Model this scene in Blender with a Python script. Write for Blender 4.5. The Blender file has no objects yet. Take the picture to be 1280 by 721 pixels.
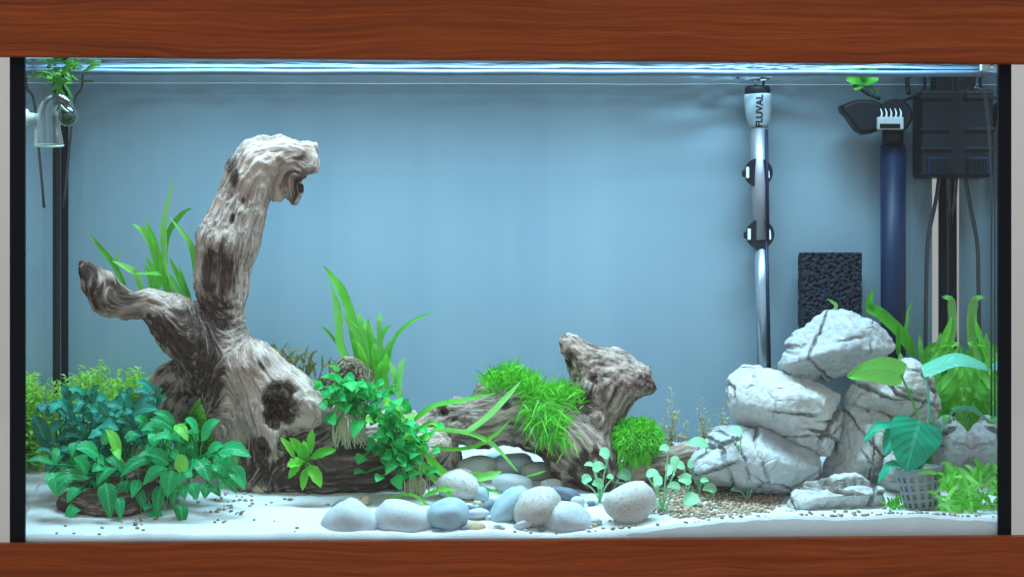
import bpy, bmesh, math, random
import numpy as np
from mathutils import Vector, Matrix

random.seed(11); RNG = np.random.default_rng(11)
SC = bpy.context.scene
COL = SC.collection

# ------------------------------------------------------------------ camera
CAM = np.array([-0.06688, -2.53855, 0.25281]); YAW = -0.025897; FPX = 3172.29
cd = bpy.data.cameras.new('camera'); cam = bpy.data.objects.new('camera', cd); COL.objects.link(cam)
cam.location = CAM.tolist(); cam.rotation_euler = (math.pi/2, 0, YAW)
cd.lens = FPX*36/1280; cd.sensor_width = 36; cd.clip_start = 0.05; cd.clip_end = 60
SC.camera = cam
# ------------------------------------------------------------------ room light (even, dim indoor light)
w = bpy.data.worlds.new('World'); SC.world = w; w.use_nodes = True
bg = w.node_tree.nodes['Background']; bg.inputs[0].default_value = (0.80, 0.92, 1.0, 1); bg.inputs[1].default_value = 0.76
SC.view_settings.view_transform = 'Standard'; SC.view_settings.look = 'None'
SC.view_settings.exposure = 0.16; SC.view_settings.gamma = 1.0
LED_POWER = 14.0; LED_COLOR = (0.47, 0.80, 1.0)
SC.cycles.use_denoising = True
SC.cycles.max_bounces = 10; SC.cycles.transparent_max_bounces = 24; SC.cycles.diffuse_bounces = 5
SC.cycles.caustics_reflective = False; SC.cycles.caustics_refractive = False
SC.cycles.sample_clamp_indirect = 4.0

# ------------------------------------------------------------------ pixels to places
cy_, sy_ = math.cos(YAW), math.sin(YAW)
RIGHT = np.array([cy_, sy_, 0.0]); FWD = np.array([-sy_, cy_, 0.0]); UP = np.array([0, 0, 1.0])
def P(u, v, Y):
    """the point of the upright plane y = Y that photo pixel (u, v) looks at"""
    d = RIGHT*((u-640)/FPX) + UP*((360.5-v)/FPX) + FWD
    return CAM + d*((Y-CAM[1])/d[1])
def M(Y): return (Y-CAM[1])/FPX            # metres per pixel at depth Y
def PX(p):
    p = np.asarray(p, float)-CAM; z = p@FWD
    return 640+FPX*(p@RIGHT)/z, 360.5-FPX*(p@UP)/z

# ------------------------------------------------------------------ noise
_pr = np.random.default_rng(5); PERM = np.concatenate([_pr.permutation(256)]*3).astype(np.int64)
GR = _pr.normal(size=(256, 3)); GR /= np.linalg.norm(GR, axis=1)[:, None]
def pn(p):
    p = np.atleast_2d(np.asarray(p, float)); i = np.floor(p).astype(np.int64); f = p-i; i &= 255
    w = f*f*f*(f*(f*6-15)+10); out = np.zeros(len(p))
    for a in (0, 1):
        for b in (0, 1):
            for c in (0, 1):
                g = GR[PERM[PERM[PERM[i[:, 0]+a]+i[:, 1]+b]+i[:, 2]+c]]
                dv = g[:, 0]*(f[:, 0]-a)+g[:, 1]*(f[:, 1]-b)+g[:, 2]*(f[:, 2]-c)
                out += dv*(w[:, 0] if a else 1-w[:, 0])*(w[:, 1] if b else 1-w[:, 1])*(w[:, 2] if c else 1-w[:, 2])
    return out*1.5
def fbm(p, o=4):
    p = np.atleast_2d(np.asarray(p, float)); s = 0; a = 1
    for k in range(o):
        s = s+a*pn(p*2**k+17.3*k); a *= 0.5
    return s
def sst(a, b, x):
    t = np.clip((np.asarray(x, float)-a)/(b-a), 0, 1); return t*t*(3-2*t)

# ------------------------------------------------------------------ sand height
def sand_z_raw(x, y):
    x = np.asarray(x, float); y = np.asarray(y, float)
    right = sst(0.06, 0.24, x)
    z = 0.006+0.275*np.clip(y, 0, 1)
    z = z+right*(0.015*np.exp(-(y/0.05)**2)-0.010*sst(0.03, 0.12, y))
    z = z+0.004*np.exp(-((x-0.40)/0.035)**2-(y/0.05)**2)
    q = np.stack([x*9, y*14, x*0+3.1], -1).reshape(-1, 3)
    q2 = np.stack([x*55, y*55, x*0+8.1], -1).reshape(-1, 3)
    return z+(0.004*pn(q)+0.0011*fbm(q2, 2)).reshape(x.shape)
_tx = np.linspace(-0.52, 0.52, 521); _ty = np.linspace(-0.02, 0.34, 181)
_tab = sand_z_raw(*np.meshgrid(_tx, _ty, indexing='ij'))
def sand_z(x, y):
    x = np.clip((np.asarray(x, float)+0.52)/1.04*520, 0, 519.999); y = np.clip((np.asarray(y, float)+0.02)/0.36*180, 0, 179.999)
    i = x.astype(int); j = y.astype(int); f = x-i; g = y-j
    return (_tab[i, j]*(1-f)+_tab[i+1, j]*f)*(1-g)+(_tab[i, j+1]*(1-f)+_tab[i+1, j+1]*f)*g
def on_sand(u, v):
    """where the look through (u, v) meets the sand"""
    lo, hi = 0.004, 0.30
    for _ in range(18):
        m = (lo+hi)/2; p = P(u, v, m)
        if p[2] > float(sand_z(p[0], m)): lo = m
        else: hi = m
    return P(u, v, (lo+hi)/2)

# ------------------------------------------------------------------ objects
def tag(o, label=None, cat=None, group=None, kind=None):
    if label: o['label'] = label
    if cat: o['category'] = cat
    if group: o['group'] = group
    if kind: o['kind'] = kind
    return o
def thing(name, loc, label, cat, group=None):
    o = bpy.data.objects.new(name, None); COL.objects.link(o); o.location = [float(c) for c in loc]
    o.empty_display_size = 0.01
    return tag(o, label, cat, group)
def mobj(name, V, F, mat, parent=None, uv=None, smooth=True, attrs=None):
    V = np.asarray(V, float); origin = np.zeros(3)
    q = parent
    while q is not None:
        origin = origin+np.array(q.location); q = q.parent
    me = bpy.data.meshes.new(name)
    me.from_pydata((V-origin).tolist(), [], [list(map(int, f)) for f in F])
    if uv is not None:
        l = me.uv_layers.new(name='UVMap'); li = np.zeros(len(me.loops), np.int32); me.loops.foreach_get('vertex_index', li)
        l.data.foreach_set('uv', np.asarray(uv, np.float32)[li].ravel())
    for k, a in (attrs or {}).items():
        a = np.asarray(a, np.float32)
        if a.ndim == 2:
            at = me.attributes.new(k, 'FLOAT_VECTOR', 'POINT'); at.data.foreach_set('vector', a.ravel())
        else:
            at = me.attributes.new(k, 'FLOAT', 'POINT'); at.data.foreach_set('value', a)
    if smooth: me.polygons.foreach_set('use_smooth', [True]*len(me.polygons))
    me.materials.append(mat); me.update()
    o = bpy.data.objects.new(name, me); COL.objects.link(o)
    if parent is not None: o.parent = parent
    return o
class MB:
    def __init__(s): s.V = []; s.F = []; s.U = []
    def add(s, V, F, U=None):
        n = len(s.V); s.V += [tuple(v) for v in V]; s.F += [tuple(i+n for i in f) for f in F]
        s.U += [tuple(t) for t in U] if U is not None else [(0, 0)]*len(V)
        return s
    def box(s, a, b):
        (x0, y0, z0), (x1, y1, z1) = a, b
        V = [(x0,y0,z0),(x1,y0,z0),(x1,y1,z0),(x0,y1,z0),(x0,y0,z1),(x1,y0,z1),(x1,y1,z1),(x0,y1,z1)]
        return s.add(V, [(0,3,2,1),(4,5,6,7),(0,1,5,4),(1,2,6,5),(2,3,7,6),(3,0,4,7)])
    def inside(s):
        V = np.array(s.V); V[:, 0] = np.clip(V[:, 0], -0.4945, 0.4945); V[:, 1] = np.clip(V[:, 1], 0.0075, 0.2995); s.V = [tuple(v) for v in V]; return s
    def build(s, name, mat, parent=None, smooth=True, bevel=0):
        o = mobj(name, s.V, s.F, mat, parent, uv=s.U if any(u != (0, 0) for u in s.U) else None, smooth=smooth)
        if bevel:
            m = o.modifiers.new('bevel', 'BEVEL'); m.width = bevel; m.segments = 2; m.limit_method = 'ANGLE'
            n = o.modifiers.new('wn', 'WEIGHTED_NORMAL'); n.keep_sharp = False
        return o
def crom(pts, n):
    pts = np.asarray(pts, float); k = len(pts)
    if k == 2: return pts[0]+(pts[1]-pts[0])*np.linspace(0, 1, n)[:, None]
    e = np.vstack([2*pts[0]-pts[1], pts, 2*pts[-1]-pts[-2]]); out = []
    for t in np.linspace(0, k-1-1e-9, n):
        i = int(t); f = t-i; a, b, c, d = e[i], e[i+1], e[i+2], e[i+3]
        out.append(0.5*(2*b+(c-a)*f+(2*a-5*b+4*c-d)*f*f+(3*b-a-3*c+d)*f**3))
    return np.array(out)
def nrm(v): v = np.asarray(v, float); return v/(np.linalg.norm(v, axis=-1, keepdims=True)+1e-12)
def tube(pts, rad, sides=8, cap=True):
    pts = np.asarray(pts, float); n = len(pts); rad = np.broadcast_to(rad, (n,))
    T = nrm(np.gradient(pts, axis=0)); ref = np.array([0, 1.0, 0.13]); V = []; F = []
    A = np.cross(T[0], ref); A = A/np.linalg.norm(A)
    for i in range(n):
        A = A-T[i]*(A@T[i]); A = A/np.linalg.norm(A); B = np.cross(T[i], A)
        for k in range(sides):
            t = 2*math.pi*k/sides; V.append(pts[i]+rad[i]*(math.cos(t)*A+math.sin(t)*B))
    for i in range(n-1):
        for k in range(sides):
            k2 = (k+1) % sides; F.append((i*sides+k, i*sides+k2, (i+1)*sides+k2, (i+1)*sides+k))
    if cap: F += [tuple(range(sides))[::-1], tuple(range((n-1)*sides, n*sides))]
    return V, F
def lathe(axis_pts, rad, sides=24): return tube(axis_pts, rad, sides)

# ------------------------------------------------------------------ signed-distance modelling (driftwood, stones, sponge)
def nets(fn, lo, hi, h):
    lo = np.array(lo, float); n = np.ceil((np.array(hi)-lo)/h).astype(int)+1
    ax = [lo[i]+h*np.arange(n[i]) for i in range(3)]
    B = 6; nb = -(-n//B); val = np.empty(tuple(nb*B), np.float32)
    bi = np.stack(np.meshgrid(*[np.arange(q) for q in nb], indexing='ij'), -1).reshape(-1, 3)
    bd = fn(lo+h*(bi*B+(B-1)/2)); near = np.abs(bd) < h*B*1.25+0.004
    vb = val.reshape(nb[0], B, nb[1], B, nb[2], B); vb[:] = bd.reshape(nb)[:, None, :, None, :, None]
    loc = np.stack(np.meshgrid(*[np.arange(B)]*3, indexing='ij'), -1).reshape(-1, 3); act = bi[near]
    for i in range(0, len(act), 1500):
        q = act[i:i+1500]; p = lo+h*(q[:, None]*B+loc[None]); r = fn(p.reshape(-1, 3)).reshape(len(q), B, B, B)
        vb[q[:, 0], :, q[:, 1], :, q[:, 2], :] = r
    val = np.ascontiguousarray(val[:n[0], :n[1], :n[2]])
    for a in range(3):
        sl = [slice(None)]*3
        for e in (0, -1):
            sl[a] = e; val[tuple(sl)] = np.maximum(val[tuple(sl)], h*0.5)
    s = val < 0; c = np.zeros(tuple(n-1), np.int8)
    off = [(a, b, d) for a in (0, 1) for b in (0, 1) for d in (0, 1)]
    for a, b, d in off: c += s[a:n[0]-1+a, b:n[1]-1+b, d:n[2]-1+d]
    act = (c > 0) & (c < 8); idx = np.argwhere(act); vid = -np.ones(tuple(n-1), np.int64); vid[act] = np.arange(len(idx))
    cv = {o: val[idx[:, 0]+o[0], idx[:, 1]+o[1], idx[:, 2]+o[2]] for o in off}
    acc = np.zeros((len(idx), 3)); cnt = np.zeros(len(idx))
    for o in off:
        for a in range(3):
            if o[a] == 0:
                o2 = list(o); o2[a] = 1; o2 = tuple(o2); va, vb = cv[o], cv[o2]; m = (va < 0) != (vb < 0)
                t = np.where(m, va/np.where(m, va-vb, 1), 0)
                q = np.array(o, float)[None]+np.eye(3)[a][None]*t[:, None]; acc[m] += q[m]; cnt[m] += 1
    V = lo+h*(idx+acc/cnt[:, None]); F = []
    for a in range(3):
        b, d = (a+1) % 3, (a+2) % 3
        s0 = np.take(s, range(n[a]-1), a); s1 = np.take(s, range(1, n[a]), a)
        e = np.argwhere(s0 != s1); e = e[(e[:, b] > 0) & (e[:, d] > 0) & (e[:, b] < n[b]-1) & (e[:, d] < n[d]-1)]
        def cell(db, dd):
            q = e.copy(); q[:, b] += db; q[:, d] += dd; return vid[q[:, 0], q[:, 1], q[:, 2]]
        quad = np.stack([cell(-1, -1), cell(0, -1), cell(0, 0), cell(-1, 0)], 1)
        ins = s0[e[:, 0], e[:, 1], e[:, 2]]; quad[~ins] = quad[~ins][:, ::-1]; F.append(quad)
    return V, np.vstack(F)
def vnormals(V, F):
    n = np.cross(V[F[:, 2]]-V[F[:, 0]], V[F[:, 3]]-V[F[:, 1]]); N = np.zeros_like(V)
    for k in range(4): np.add.at(N, F[:, k], n)
    return nrm(N)
def smin(a, b, k):
    h = np.clip(0.5+0.5*(b-a)/k, 0, 1); return b+(a-b)*h-k*h*(1-h)
def seg_sd(p, a, b, ra, rb):
    ab = b-a; t = np.clip(((p-a)@ab)/(ab@ab+1e-12), 0, 1)
    return np.linalg.norm(p-(a+t[:, None]*ab), axis=1)-(ra+(rb-ra)*t)
def chain(*pts):
    """pts: (u, v, radius px, Y) -> tapered segments in metres"""
    q = [(P(u, v, Y), r*M(Y)) for u, v, r, Y in pts]
    return [(q[i][0], q[i+1][0], q[i][1], q[i+1][1]) for i in range(len(q)-1)]

# ------------------------------------------------------------------ materials
def mat(name):
    m = bpy.data.materials.new(name); m.use_nodes = True; nt = m.node_tree; nt.nodes.clear()
    out = nt.nodes.new('ShaderNodeOutputMaterial'); return m, nt, out
def N(nt, t, _props=None, **inp):
    n = nt.nodes.new('ShaderNode'+t)
    for k, v in (_props or {}).items(): setattr(n, k, v)
    for k, v in inp.items():
        key = int(k[1:]) if k[0] == 'i' and k[1:].isdigit() else k.replace('_', ' ')
        s = n.inputs[key]
        if isinstance(v, bpy.types.NodeSocket): nt.links.new(v, s)
        else: s.default_value = (*v, 1) if s.type == 'RGBA' and len(v) == 3 else v
    return n
def ramp(nt, fac, stops):
    r = nt.nodes.new('ShaderNodeValToRGB'); nt.links.new(fac, r.inputs[0]); cr = r.color_ramp
    while len(cr.elements) < len(stops): cr.elements.new(0.5)
    for e, (p, c) in zip(cr.elements, stops): e.position = p; e.color = (*c, 1) if len(c) == 3 else c
    return r.outputs[0]
def mixc(nt, f, a, b, mode='MIX'):
    n = nt.nodes.new('ShaderNodeMix'); n.data_type = 'RGBA'; n.blend_type = mode
    for s, v in ((n.inputs[0], f), (n.inputs[6], a), (n.inputs[7], b)):
        if isinstance(v, bpy.types.NodeSocket): nt.links.new(v, s)
        else: s.default_value = (*v, 1) if not isinstance(v, (int, float)) and len(v) == 3 else v
    return n.outputs[2]
def math_(nt, op, a, b=0.0):
    n = nt.nodes.new('ShaderNodeMath'); n.operation = op
    for s, v in zip(n.inputs, (a, b)):
        if isinstance(v, bpy.types.NodeSocket): nt.links.new(v, s)
        else: s.default_value = v
    return n.outputs[0]
def finish(nt, out, color, rough=0.5, bump=None, bstr=0.3, bdist=0.001, spec=0.5, metal=0.0, **kw):
    b = N(nt, 'BsdfPrincipled', Base_Color=color, Roughness=rough, Metallic=metal, Specular_IOR_Level=spec)
    for k, v in kw.items(): b.inputs[k.replace('_', ' ')].default_value = v
    if bump is not None:
        bn = N(nt, 'Bump', Height=bump, Strength=bstr, Distance=bdist); nt.links.new(bn.outputs[0], b.inputs['Normal'])
    nt.links.new(b.outputs[0], out.inputs[0]); return b
def plain(name, color, rough=0.5, metal=0.0, spec=0.5, var=0.12, scale=40, bs=0.1):
    m, nt, out = mat(name); tc = N(nt, 'TexCoord').outputs['Object']
    nz = N(nt, 'TexNoise', Vector=tc, Scale=scale, Detail=4.0).outputs[0]
    c = mixc(nt, nz, tuple(x*(1-var) for x in color), tuple(min(1, x*(1+var)) for x in color))
    nz2 = N(nt, 'TexNoise', Vector=tc, Scale=scale*9, Detail=2.0).outputs[0]
    finish(nt, out, c, rough, nz2, bs, 0.0006, spec, metal); return m
def glassy(name, tint=(0.93, 0.99, 0.98), f0=0.04, power=3.5, rough=0.0, crit=None):
    m, nt, out = mat(name)
    tr = N(nt, 'BsdfTransparent', Color=tint); gl = N(nt, 'BsdfGlossy', Color=(1, 1, 1), Roughness=rough)
    fc = N(nt, 'LayerWeight', Blend=0.5).outputs['Facing']
    fr = math_(nt, 'ADD', f0, math_(nt, 'MULTIPLY', math_(nt, 'POWER', fc, power), 1-f0))
    if crit: fr = N(nt, 'MapRange', {'interpolation_type': 'SMOOTHSTEP'}, Value=fc, i1=crit[0], i2=crit[1], i3=f0, i4=0.97).outputs[0]
    mx = N(nt, 'MixShader', i0=fr, i1=tr.outputs[0], i2=gl.outputs[0])
    nt.links.new(mx.outputs[0], out.inputs[0]); return m
def leafmat(name, c1, c2, rib=(0.3, 0.5, 0.2), rough=0.27, trans=0.28, veins=7.0, ribw=0.16):
    m, nt, out = mat(name)
    uv = N(nt, 'UVMap').outputs[0]; sx = N(nt, 'SeparateXYZ', Vector=uv)
    rnd = N(nt, 'ObjectInfo').outputs['Random']
    tc = N(nt, 'TexCoord').outputs['Object']
    nz = N(nt, 'TexNoise', Vector=tc, Scale=90.0, Detail=4.0).outputs[0]
    f = math_(nt, 'ADD', math_(nt, 'MULTIPLY', rnd, 0.75), math_(nt, 'MULTIPLY', math_(nt, 'SUBTRACT', nz, 0.35), 0.7))
    col = mixc(nt, f, c1, c2)
    ax = math_(nt, 'ABSOLUTE', sx.outputs[0])
    ribf = math_(nt, 'LESS_THAN', ax, ribw)
    col = mixc(nt, math_(nt, 'MULTIPLY', ribf, 0.5), col, rib)
    vv = math_(nt, 'SUBTRACT', math_(nt, 'MULTIPLY', sx.outputs[1], veins), math_(nt, 'MULTIPLY', ax, 2.0))
    vs = math_(nt, 'SINE', math_(nt, 'MULTIPLY', vv, 6.283))
    col = mixc(nt, N(nt, 'MapRange', Value=vs, i1=0.72, i2=1.0, i4=0.30).outputs[0], col, rib)
    old = N(nt, 'TexNoise', Vector=tc, Scale=28.0, Detail=5.0, Roughness=0.7).outputs[0]
    col = mixc(nt, N(nt, 'MapRange', Value=old, i1=0.58, i2=0.74, i4=0.5).outputs[0], col, tuple(c*0.45+d for c, d in zip(c1, (0.03, 0.02, 0.0))))
    h = math_(nt, 'ADD', math_(nt, 'MULTIPLY', vs, 0.5), math_(nt, 'MULTIPLY', ribf, -1.0))
    bn = N(nt, 'Bump', Height=h, Strength=0.35, Distance=0.0007)
    b = N(nt, 'BsdfPrincipled', Base_Color=col, Roughness=rough, Specular_IOR_Level=0.16, Normal=bn.outputs[0])
    t = N(nt, 'BsdfTranslucent', Color=mixc(nt, 0.35, col, (0.35, 0.8, 0.15)))
    mx = N(nt, 'MixShader', i0=trans, i1=b.outputs[0], i2=t.outputs[0]); nt.links.new(mx.outputs[0], out.inputs[0])
    return m
def bladesmat(name, c1, c2, trans=0.3):
    m, nt, out = mat(name)
    r = N(nt, 'NewGeometry').outputs['Random Per Island']; col = mixc(nt, r, c1, c2)
    b = N(nt, 'BsdfPrincipled', Base_Color=col, Roughness=0.5); t = N(nt, 'BsdfTranslucent', Color=col)
    mx = N(nt, 'MixShader', i0=trans, i1=b.outputs[0], i2=t.outputs[0]); nt.links.new(mx.outputs[0], out.inputs[0]); return m

def mk_cabinet_wood():
    m, nt, out = mat('cherry_wood'); tc = N(nt, 'TexCoord').outputs['Object']
    warp = N(nt, 'TexNoise', Vector=N(nt, 'Mapping', Vector=tc, Scale=(2.2, 3, 7)).outputs[0], Scale=1.6, Detail=2.0)
    off = N(nt, 'VectorMath', {'operation': 'MULTIPLY_ADD'}, i0=warp.outputs['Color'], i1=(0, 0, 0.045), i2=tc).outputs[0]
    g1 = N(nt, 'TexNoise', Vector=N(nt, 'Mapping', Vector=off, Scale=(1.6, 8, 115)).outputs[0], Scale=1.4, Detail=6.0, Roughness=0.62).outputs[0]
    g2 = N(nt, 'TexNoise', Vector=N(nt, 'Mapping', Vector=off, Scale=(14, 30, 520)).outputs[0], Scale=1.0, Detail=5.0, Roughness=0.75).outputs[0]
    col = ramp(nt, g1, [(0.28, (0.125, 0.018, 0.003)), (0.47, (0.30, 0.050, 0.007)), (0.62, (0.365, 0.066, 0.009)), (0.8, (0.43, 0.088, 0.014))])
    col = mixc(nt, N(nt, 'MapRange', Value=g2, i1=0.38, i2=0.68, i4=0.75).outputs[0], col, (0.13, 0.021, 0.004))
    big = N(nt, 'TexNoise', Vector=tc, Scale=3.5, Detail=2.0).outputs[0]
    col = mixc(nt, math_(nt, 'MULTIPLY', big, 0.25), col, (0.17, 0.04, 0.012))
    finish(nt, out, col, 0.5, g2, 0.12, 0.0005, 0.15); return m
def mk_driftwood():
    m, nt, out = mat('driftwood')
    gr = N(nt, 'Attribute', {'attribute_name': 'grain'}).outputs['Vector']
    dk = N(nt, 'Attribute', {'attribute_name': 'dark'}).outputs['Fac']
    cv = N(nt, 'Attribute', {'attribute_name': 'cavity'}).outputs['Fac']
    tc = N(nt, 'TexCoord').outputs['Object']
    g1 = N(nt, 'TexNoise', Vector=gr, Scale=150.0, Detail=5.0, Roughness=0.65).outputs[0]
    g2 = N(nt, 'TexNoise', Vector=gr, Scale=420.0, Detail=3.0).outputs[0]
    bl = N(nt, 'TexNoise', Vector=tc, Scale=22.0, Detail=5.0, Roughness=0.6).outputs[0]
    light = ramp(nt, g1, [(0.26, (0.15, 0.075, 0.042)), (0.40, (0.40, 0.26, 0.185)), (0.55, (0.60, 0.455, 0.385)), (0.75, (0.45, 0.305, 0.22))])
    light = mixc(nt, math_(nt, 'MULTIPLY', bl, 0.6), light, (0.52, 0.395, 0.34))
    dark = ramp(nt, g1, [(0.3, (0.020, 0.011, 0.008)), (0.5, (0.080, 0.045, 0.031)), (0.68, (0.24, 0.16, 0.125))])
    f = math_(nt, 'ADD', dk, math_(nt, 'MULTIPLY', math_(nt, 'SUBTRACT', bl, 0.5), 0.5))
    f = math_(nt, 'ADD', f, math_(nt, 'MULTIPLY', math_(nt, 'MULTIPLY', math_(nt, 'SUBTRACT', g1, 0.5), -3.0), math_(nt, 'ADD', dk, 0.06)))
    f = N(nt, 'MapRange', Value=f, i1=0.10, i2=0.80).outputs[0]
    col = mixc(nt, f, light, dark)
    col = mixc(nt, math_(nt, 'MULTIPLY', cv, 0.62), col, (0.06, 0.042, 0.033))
    g3 = N(nt, 'TexNoise', Vector=gr, Scale=230.0, Detail=2.0, Distortion=0.4).outputs[0]
    ln = N(nt, 'MapRange', Value=math_(nt, 'ABSOLUTE', math_(nt, 'SUBTRACT', g3, 0.5)), i1=0.0, i2=0.035, i3=1.0, i4=0.0).outputs[0]
    ln = math_(nt, 'MULTIPLY', ln, N(nt, 'MapRange', Value=bl, i1=0.45, i2=0.62).outputs[0])
    col = mixc(nt, math_(nt, 'MULTIPLY', ln, 0.55), col, (0.075, 0.05, 0.04))
    h = math_(nt, 'SUBTRACT', math_(nt, 'ADD', math_(nt, 'MULTIPLY', g1, 1.0), math_(nt, 'MULTIPLY', g2, 0.4)), math_(nt, 'MULTIPLY', ln, 0.5))
    finish(nt, out, col, 0.82, h, 0.95, 0.0034, 0.2); return m
def mk_rock(name, base, warm, dirt):
    m, nt, out = mat(name); tc = N(nt, 'TexCoord').outputs['Object']
    rnd = N(nt, 'ObjectInfo').outputs['Random']
    tc = N(nt, 'VectorMath', {'operation': 'ADD'}, i0=tc, i1=N(nt, 'CombineXYZ', X=rnd, Y=rnd, Z=rnd).outputs[0]).outputs[0]
    a = N(nt, 'TexNoise', Vector=tc, Scale=16.0, Detail=6.0, Roughness=0.6).outputs[0]
    b = N(nt, 'TexNoise', Vector=tc, Scale=95.0, Detail=6.0, Roughness=0.7).outputs[0]
    wv = N(nt, 'VectorMath', {'operation': 'MULTIPLY_ADD'}, i0=N(nt, 'TexNoise', Vector=tc, Scale=14.0, Detail=3.0).outputs['Color'], i1=(0.05,)*3, i2=tc).outputs[0]
    v1 = N(nt, 'TexVoronoi', {'feature': 'DISTANCE_TO_EDGE'}, Vector=N(nt, 'Mapping', Vector=wv, Scale=(1, 1, 1.7), Rotation=(0.2, 0.35, 0)).outputs[0], Scale=17.0).outputs[0]
    crack = N(nt, 'MapRange', Value=v1, i1=0.0, i2=0.035, i3=1.0, i4=0.0).outputs[0]
    crack = math_(nt, 'MULTIPLY', crack, N(nt, 'MapRange', Value=a, i1=0.52, i2=0.66, i4=0.6).outputs[0])
    crack = math_(nt, 'MAXIMUM', crack, math_(nt, 'MULTIPLY', N(nt, 'Attribute', {'attribute_name': 'crack'}).outputs['Fac'], N(nt, 'MapRange', Value=b, i1=0.3, i2=0.55).outputs[0]))
    col = mixc(nt, a, tuple(c*0.82 for c in base), base)
    col = mixc(nt, N(nt, 'MapRange', Value=b, i1=0.52, i2=0.75).outputs[0], col, warm)
    pt = N(nt, 'TexNoise', Vector=tc, Scale=9.0, Detail=3.0).outputs[0]
    col = mixc(nt, N(nt, 'MapRange', Value=pt, i1=0.56, i2=0.75, i4=0.55).outputs[0], col, warm)
    sp = N(nt, 'TexNoise', Vector=tc, Scale=420.0, Detail=3.0, Roughness=0.7).outputs[0]
    col = mixc(nt, N(nt, 'MapRange', Value=sp, i1=0.56, i2=0.72, i4=0.5).outputs[0], col, tuple(c*0.45 for c in warm))
    bk = N(nt, 'TexNoise', Vector=tc, Scale=42.0, Detail=5.0, Roughness=0.65, Distortion=0.8).outputs[0]
    col = mixc(nt, N(nt, 'MapRange', Value=bk, i1=0.50, i2=0.72, i4=0.55).outputs[0], col, tuple(c*0.52 for c in base))
    col = mixc(nt, math_(nt, 'MULTIPLY', crack, 0.75), col, dirt)
    h = math_(nt, 'SUBTRACT', b, math_(nt, 'MULTIPLY', crack, 1.2))
    finish(nt, out, col, 0.8, h, 0.9, 0.004, 0.25); return m
def mk_sand():
    m, nt, out = mat('white_sand'); tc = N(nt, 'TexCoord').outputs['Object']
    a = N(nt, 'TexNoise', Vector=tc, Scale=30.0, Detail=5.0).outputs[0]
    s = N(nt, 'TexNoise', Vector=tc, Scale=900.0, Detail=2.0).outputs[0]
    col = mixc(nt, a, (0.57, 0.58, 0.57), (0.69, 0.70, 0.70))
    col = mixc(nt, N(nt, 'MapRange', Value=s, i1=0.60, i2=0.74, i4=0.45).outputs[0], col, (0.40, 0.35, 0.29))
    finish(nt, out, col, 0.9, s, 0.5, 0.0012, 0.2); return m
def mk_film():
    m, nt, out = mat('frosted_film'); tc = N(nt, 'TexCoord').outputs['Object']
    a = N(nt, 'TexNoise', Vector=N(nt, 'Mapping', Vector=tc, Scale=(16, 1, 0.7)).outputs[0], Scale=1.0, Detail=4.0).outputs[0]  # soft vertical light streaks, put into the film colour
    b = N(nt, 'TexNoise', Vector=tc, Scale=5.0, Detail=3.0).outputs[0]
    col = mixc(nt, math_(nt, 'ADD', math_(nt, 'MULTIPLY', a, 0.75), math_(nt, 'MULTIPLY', b, 0.25)), (0.185, 0.275, 0.355), (0.32, 0.415, 0.485))
    finish(nt, out, col, 0.42, None, spec=0.3); return m

WOOD = mk_cabinet_wood(); DRIFT = mk_driftwood(); SAND = mk_sand(); FILM = mk_film()
ROCK = mk_rock('pale_limestone', (0.66, 0.645, 0.62), (0.52, 0.44, 0.35), (0.12, 0.08, 0.055))
ROCKG = mk_rock('grey_limestone', (0.52, 0.53, 0.54), (0.58, 0.55, 0.50), (0.09, 0.07, 0.06))
# plastics, metal, paint
BLACK = plain('black_plastic', (0.010, 0.011, 0.016), 0.45, spec=0.2, bs=.03)
SEAL = plain('black_silicone', (0.006, 0.006, 0.008), 0.6, spec=0.12)
NAVY = plain('dark_blue_plastic', (0.006, 0.014, 0.045), 0.45, spec=0.2, bs=.03)
GREYP = plain('grey_plastic', (0.42, 0.45, 0.47), 0.4)
CHROME = plain('brushed_steel', (0.34, 0.34, 0.38), 0.45, metal=0.7)
PALE = plain('pale_plastic', (0.72, 0.78, 0.78), 0.35)
GLASS = glassy('clear_glass'); SIDEP = glassy('side_glass', (0.97, 0.998, 0.995), 0.02, crit=(0.30, 0.75)); PANE = glassy('tank_glass', (0.985, 0.998, 0.995), 0.008); WATER = glassy('water_skin', (0.97, 0.995, 1.0), 0.02, 3.4, crit=(0.13, 0.40))
PAINT = plain('wall_paint', (0.90, 0.80, 0.72), 0.85, scale=6, var=0.04)
FLOORM = plain('floor_boards', (0.30, 0.24, 0.19), 0.6)

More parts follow.
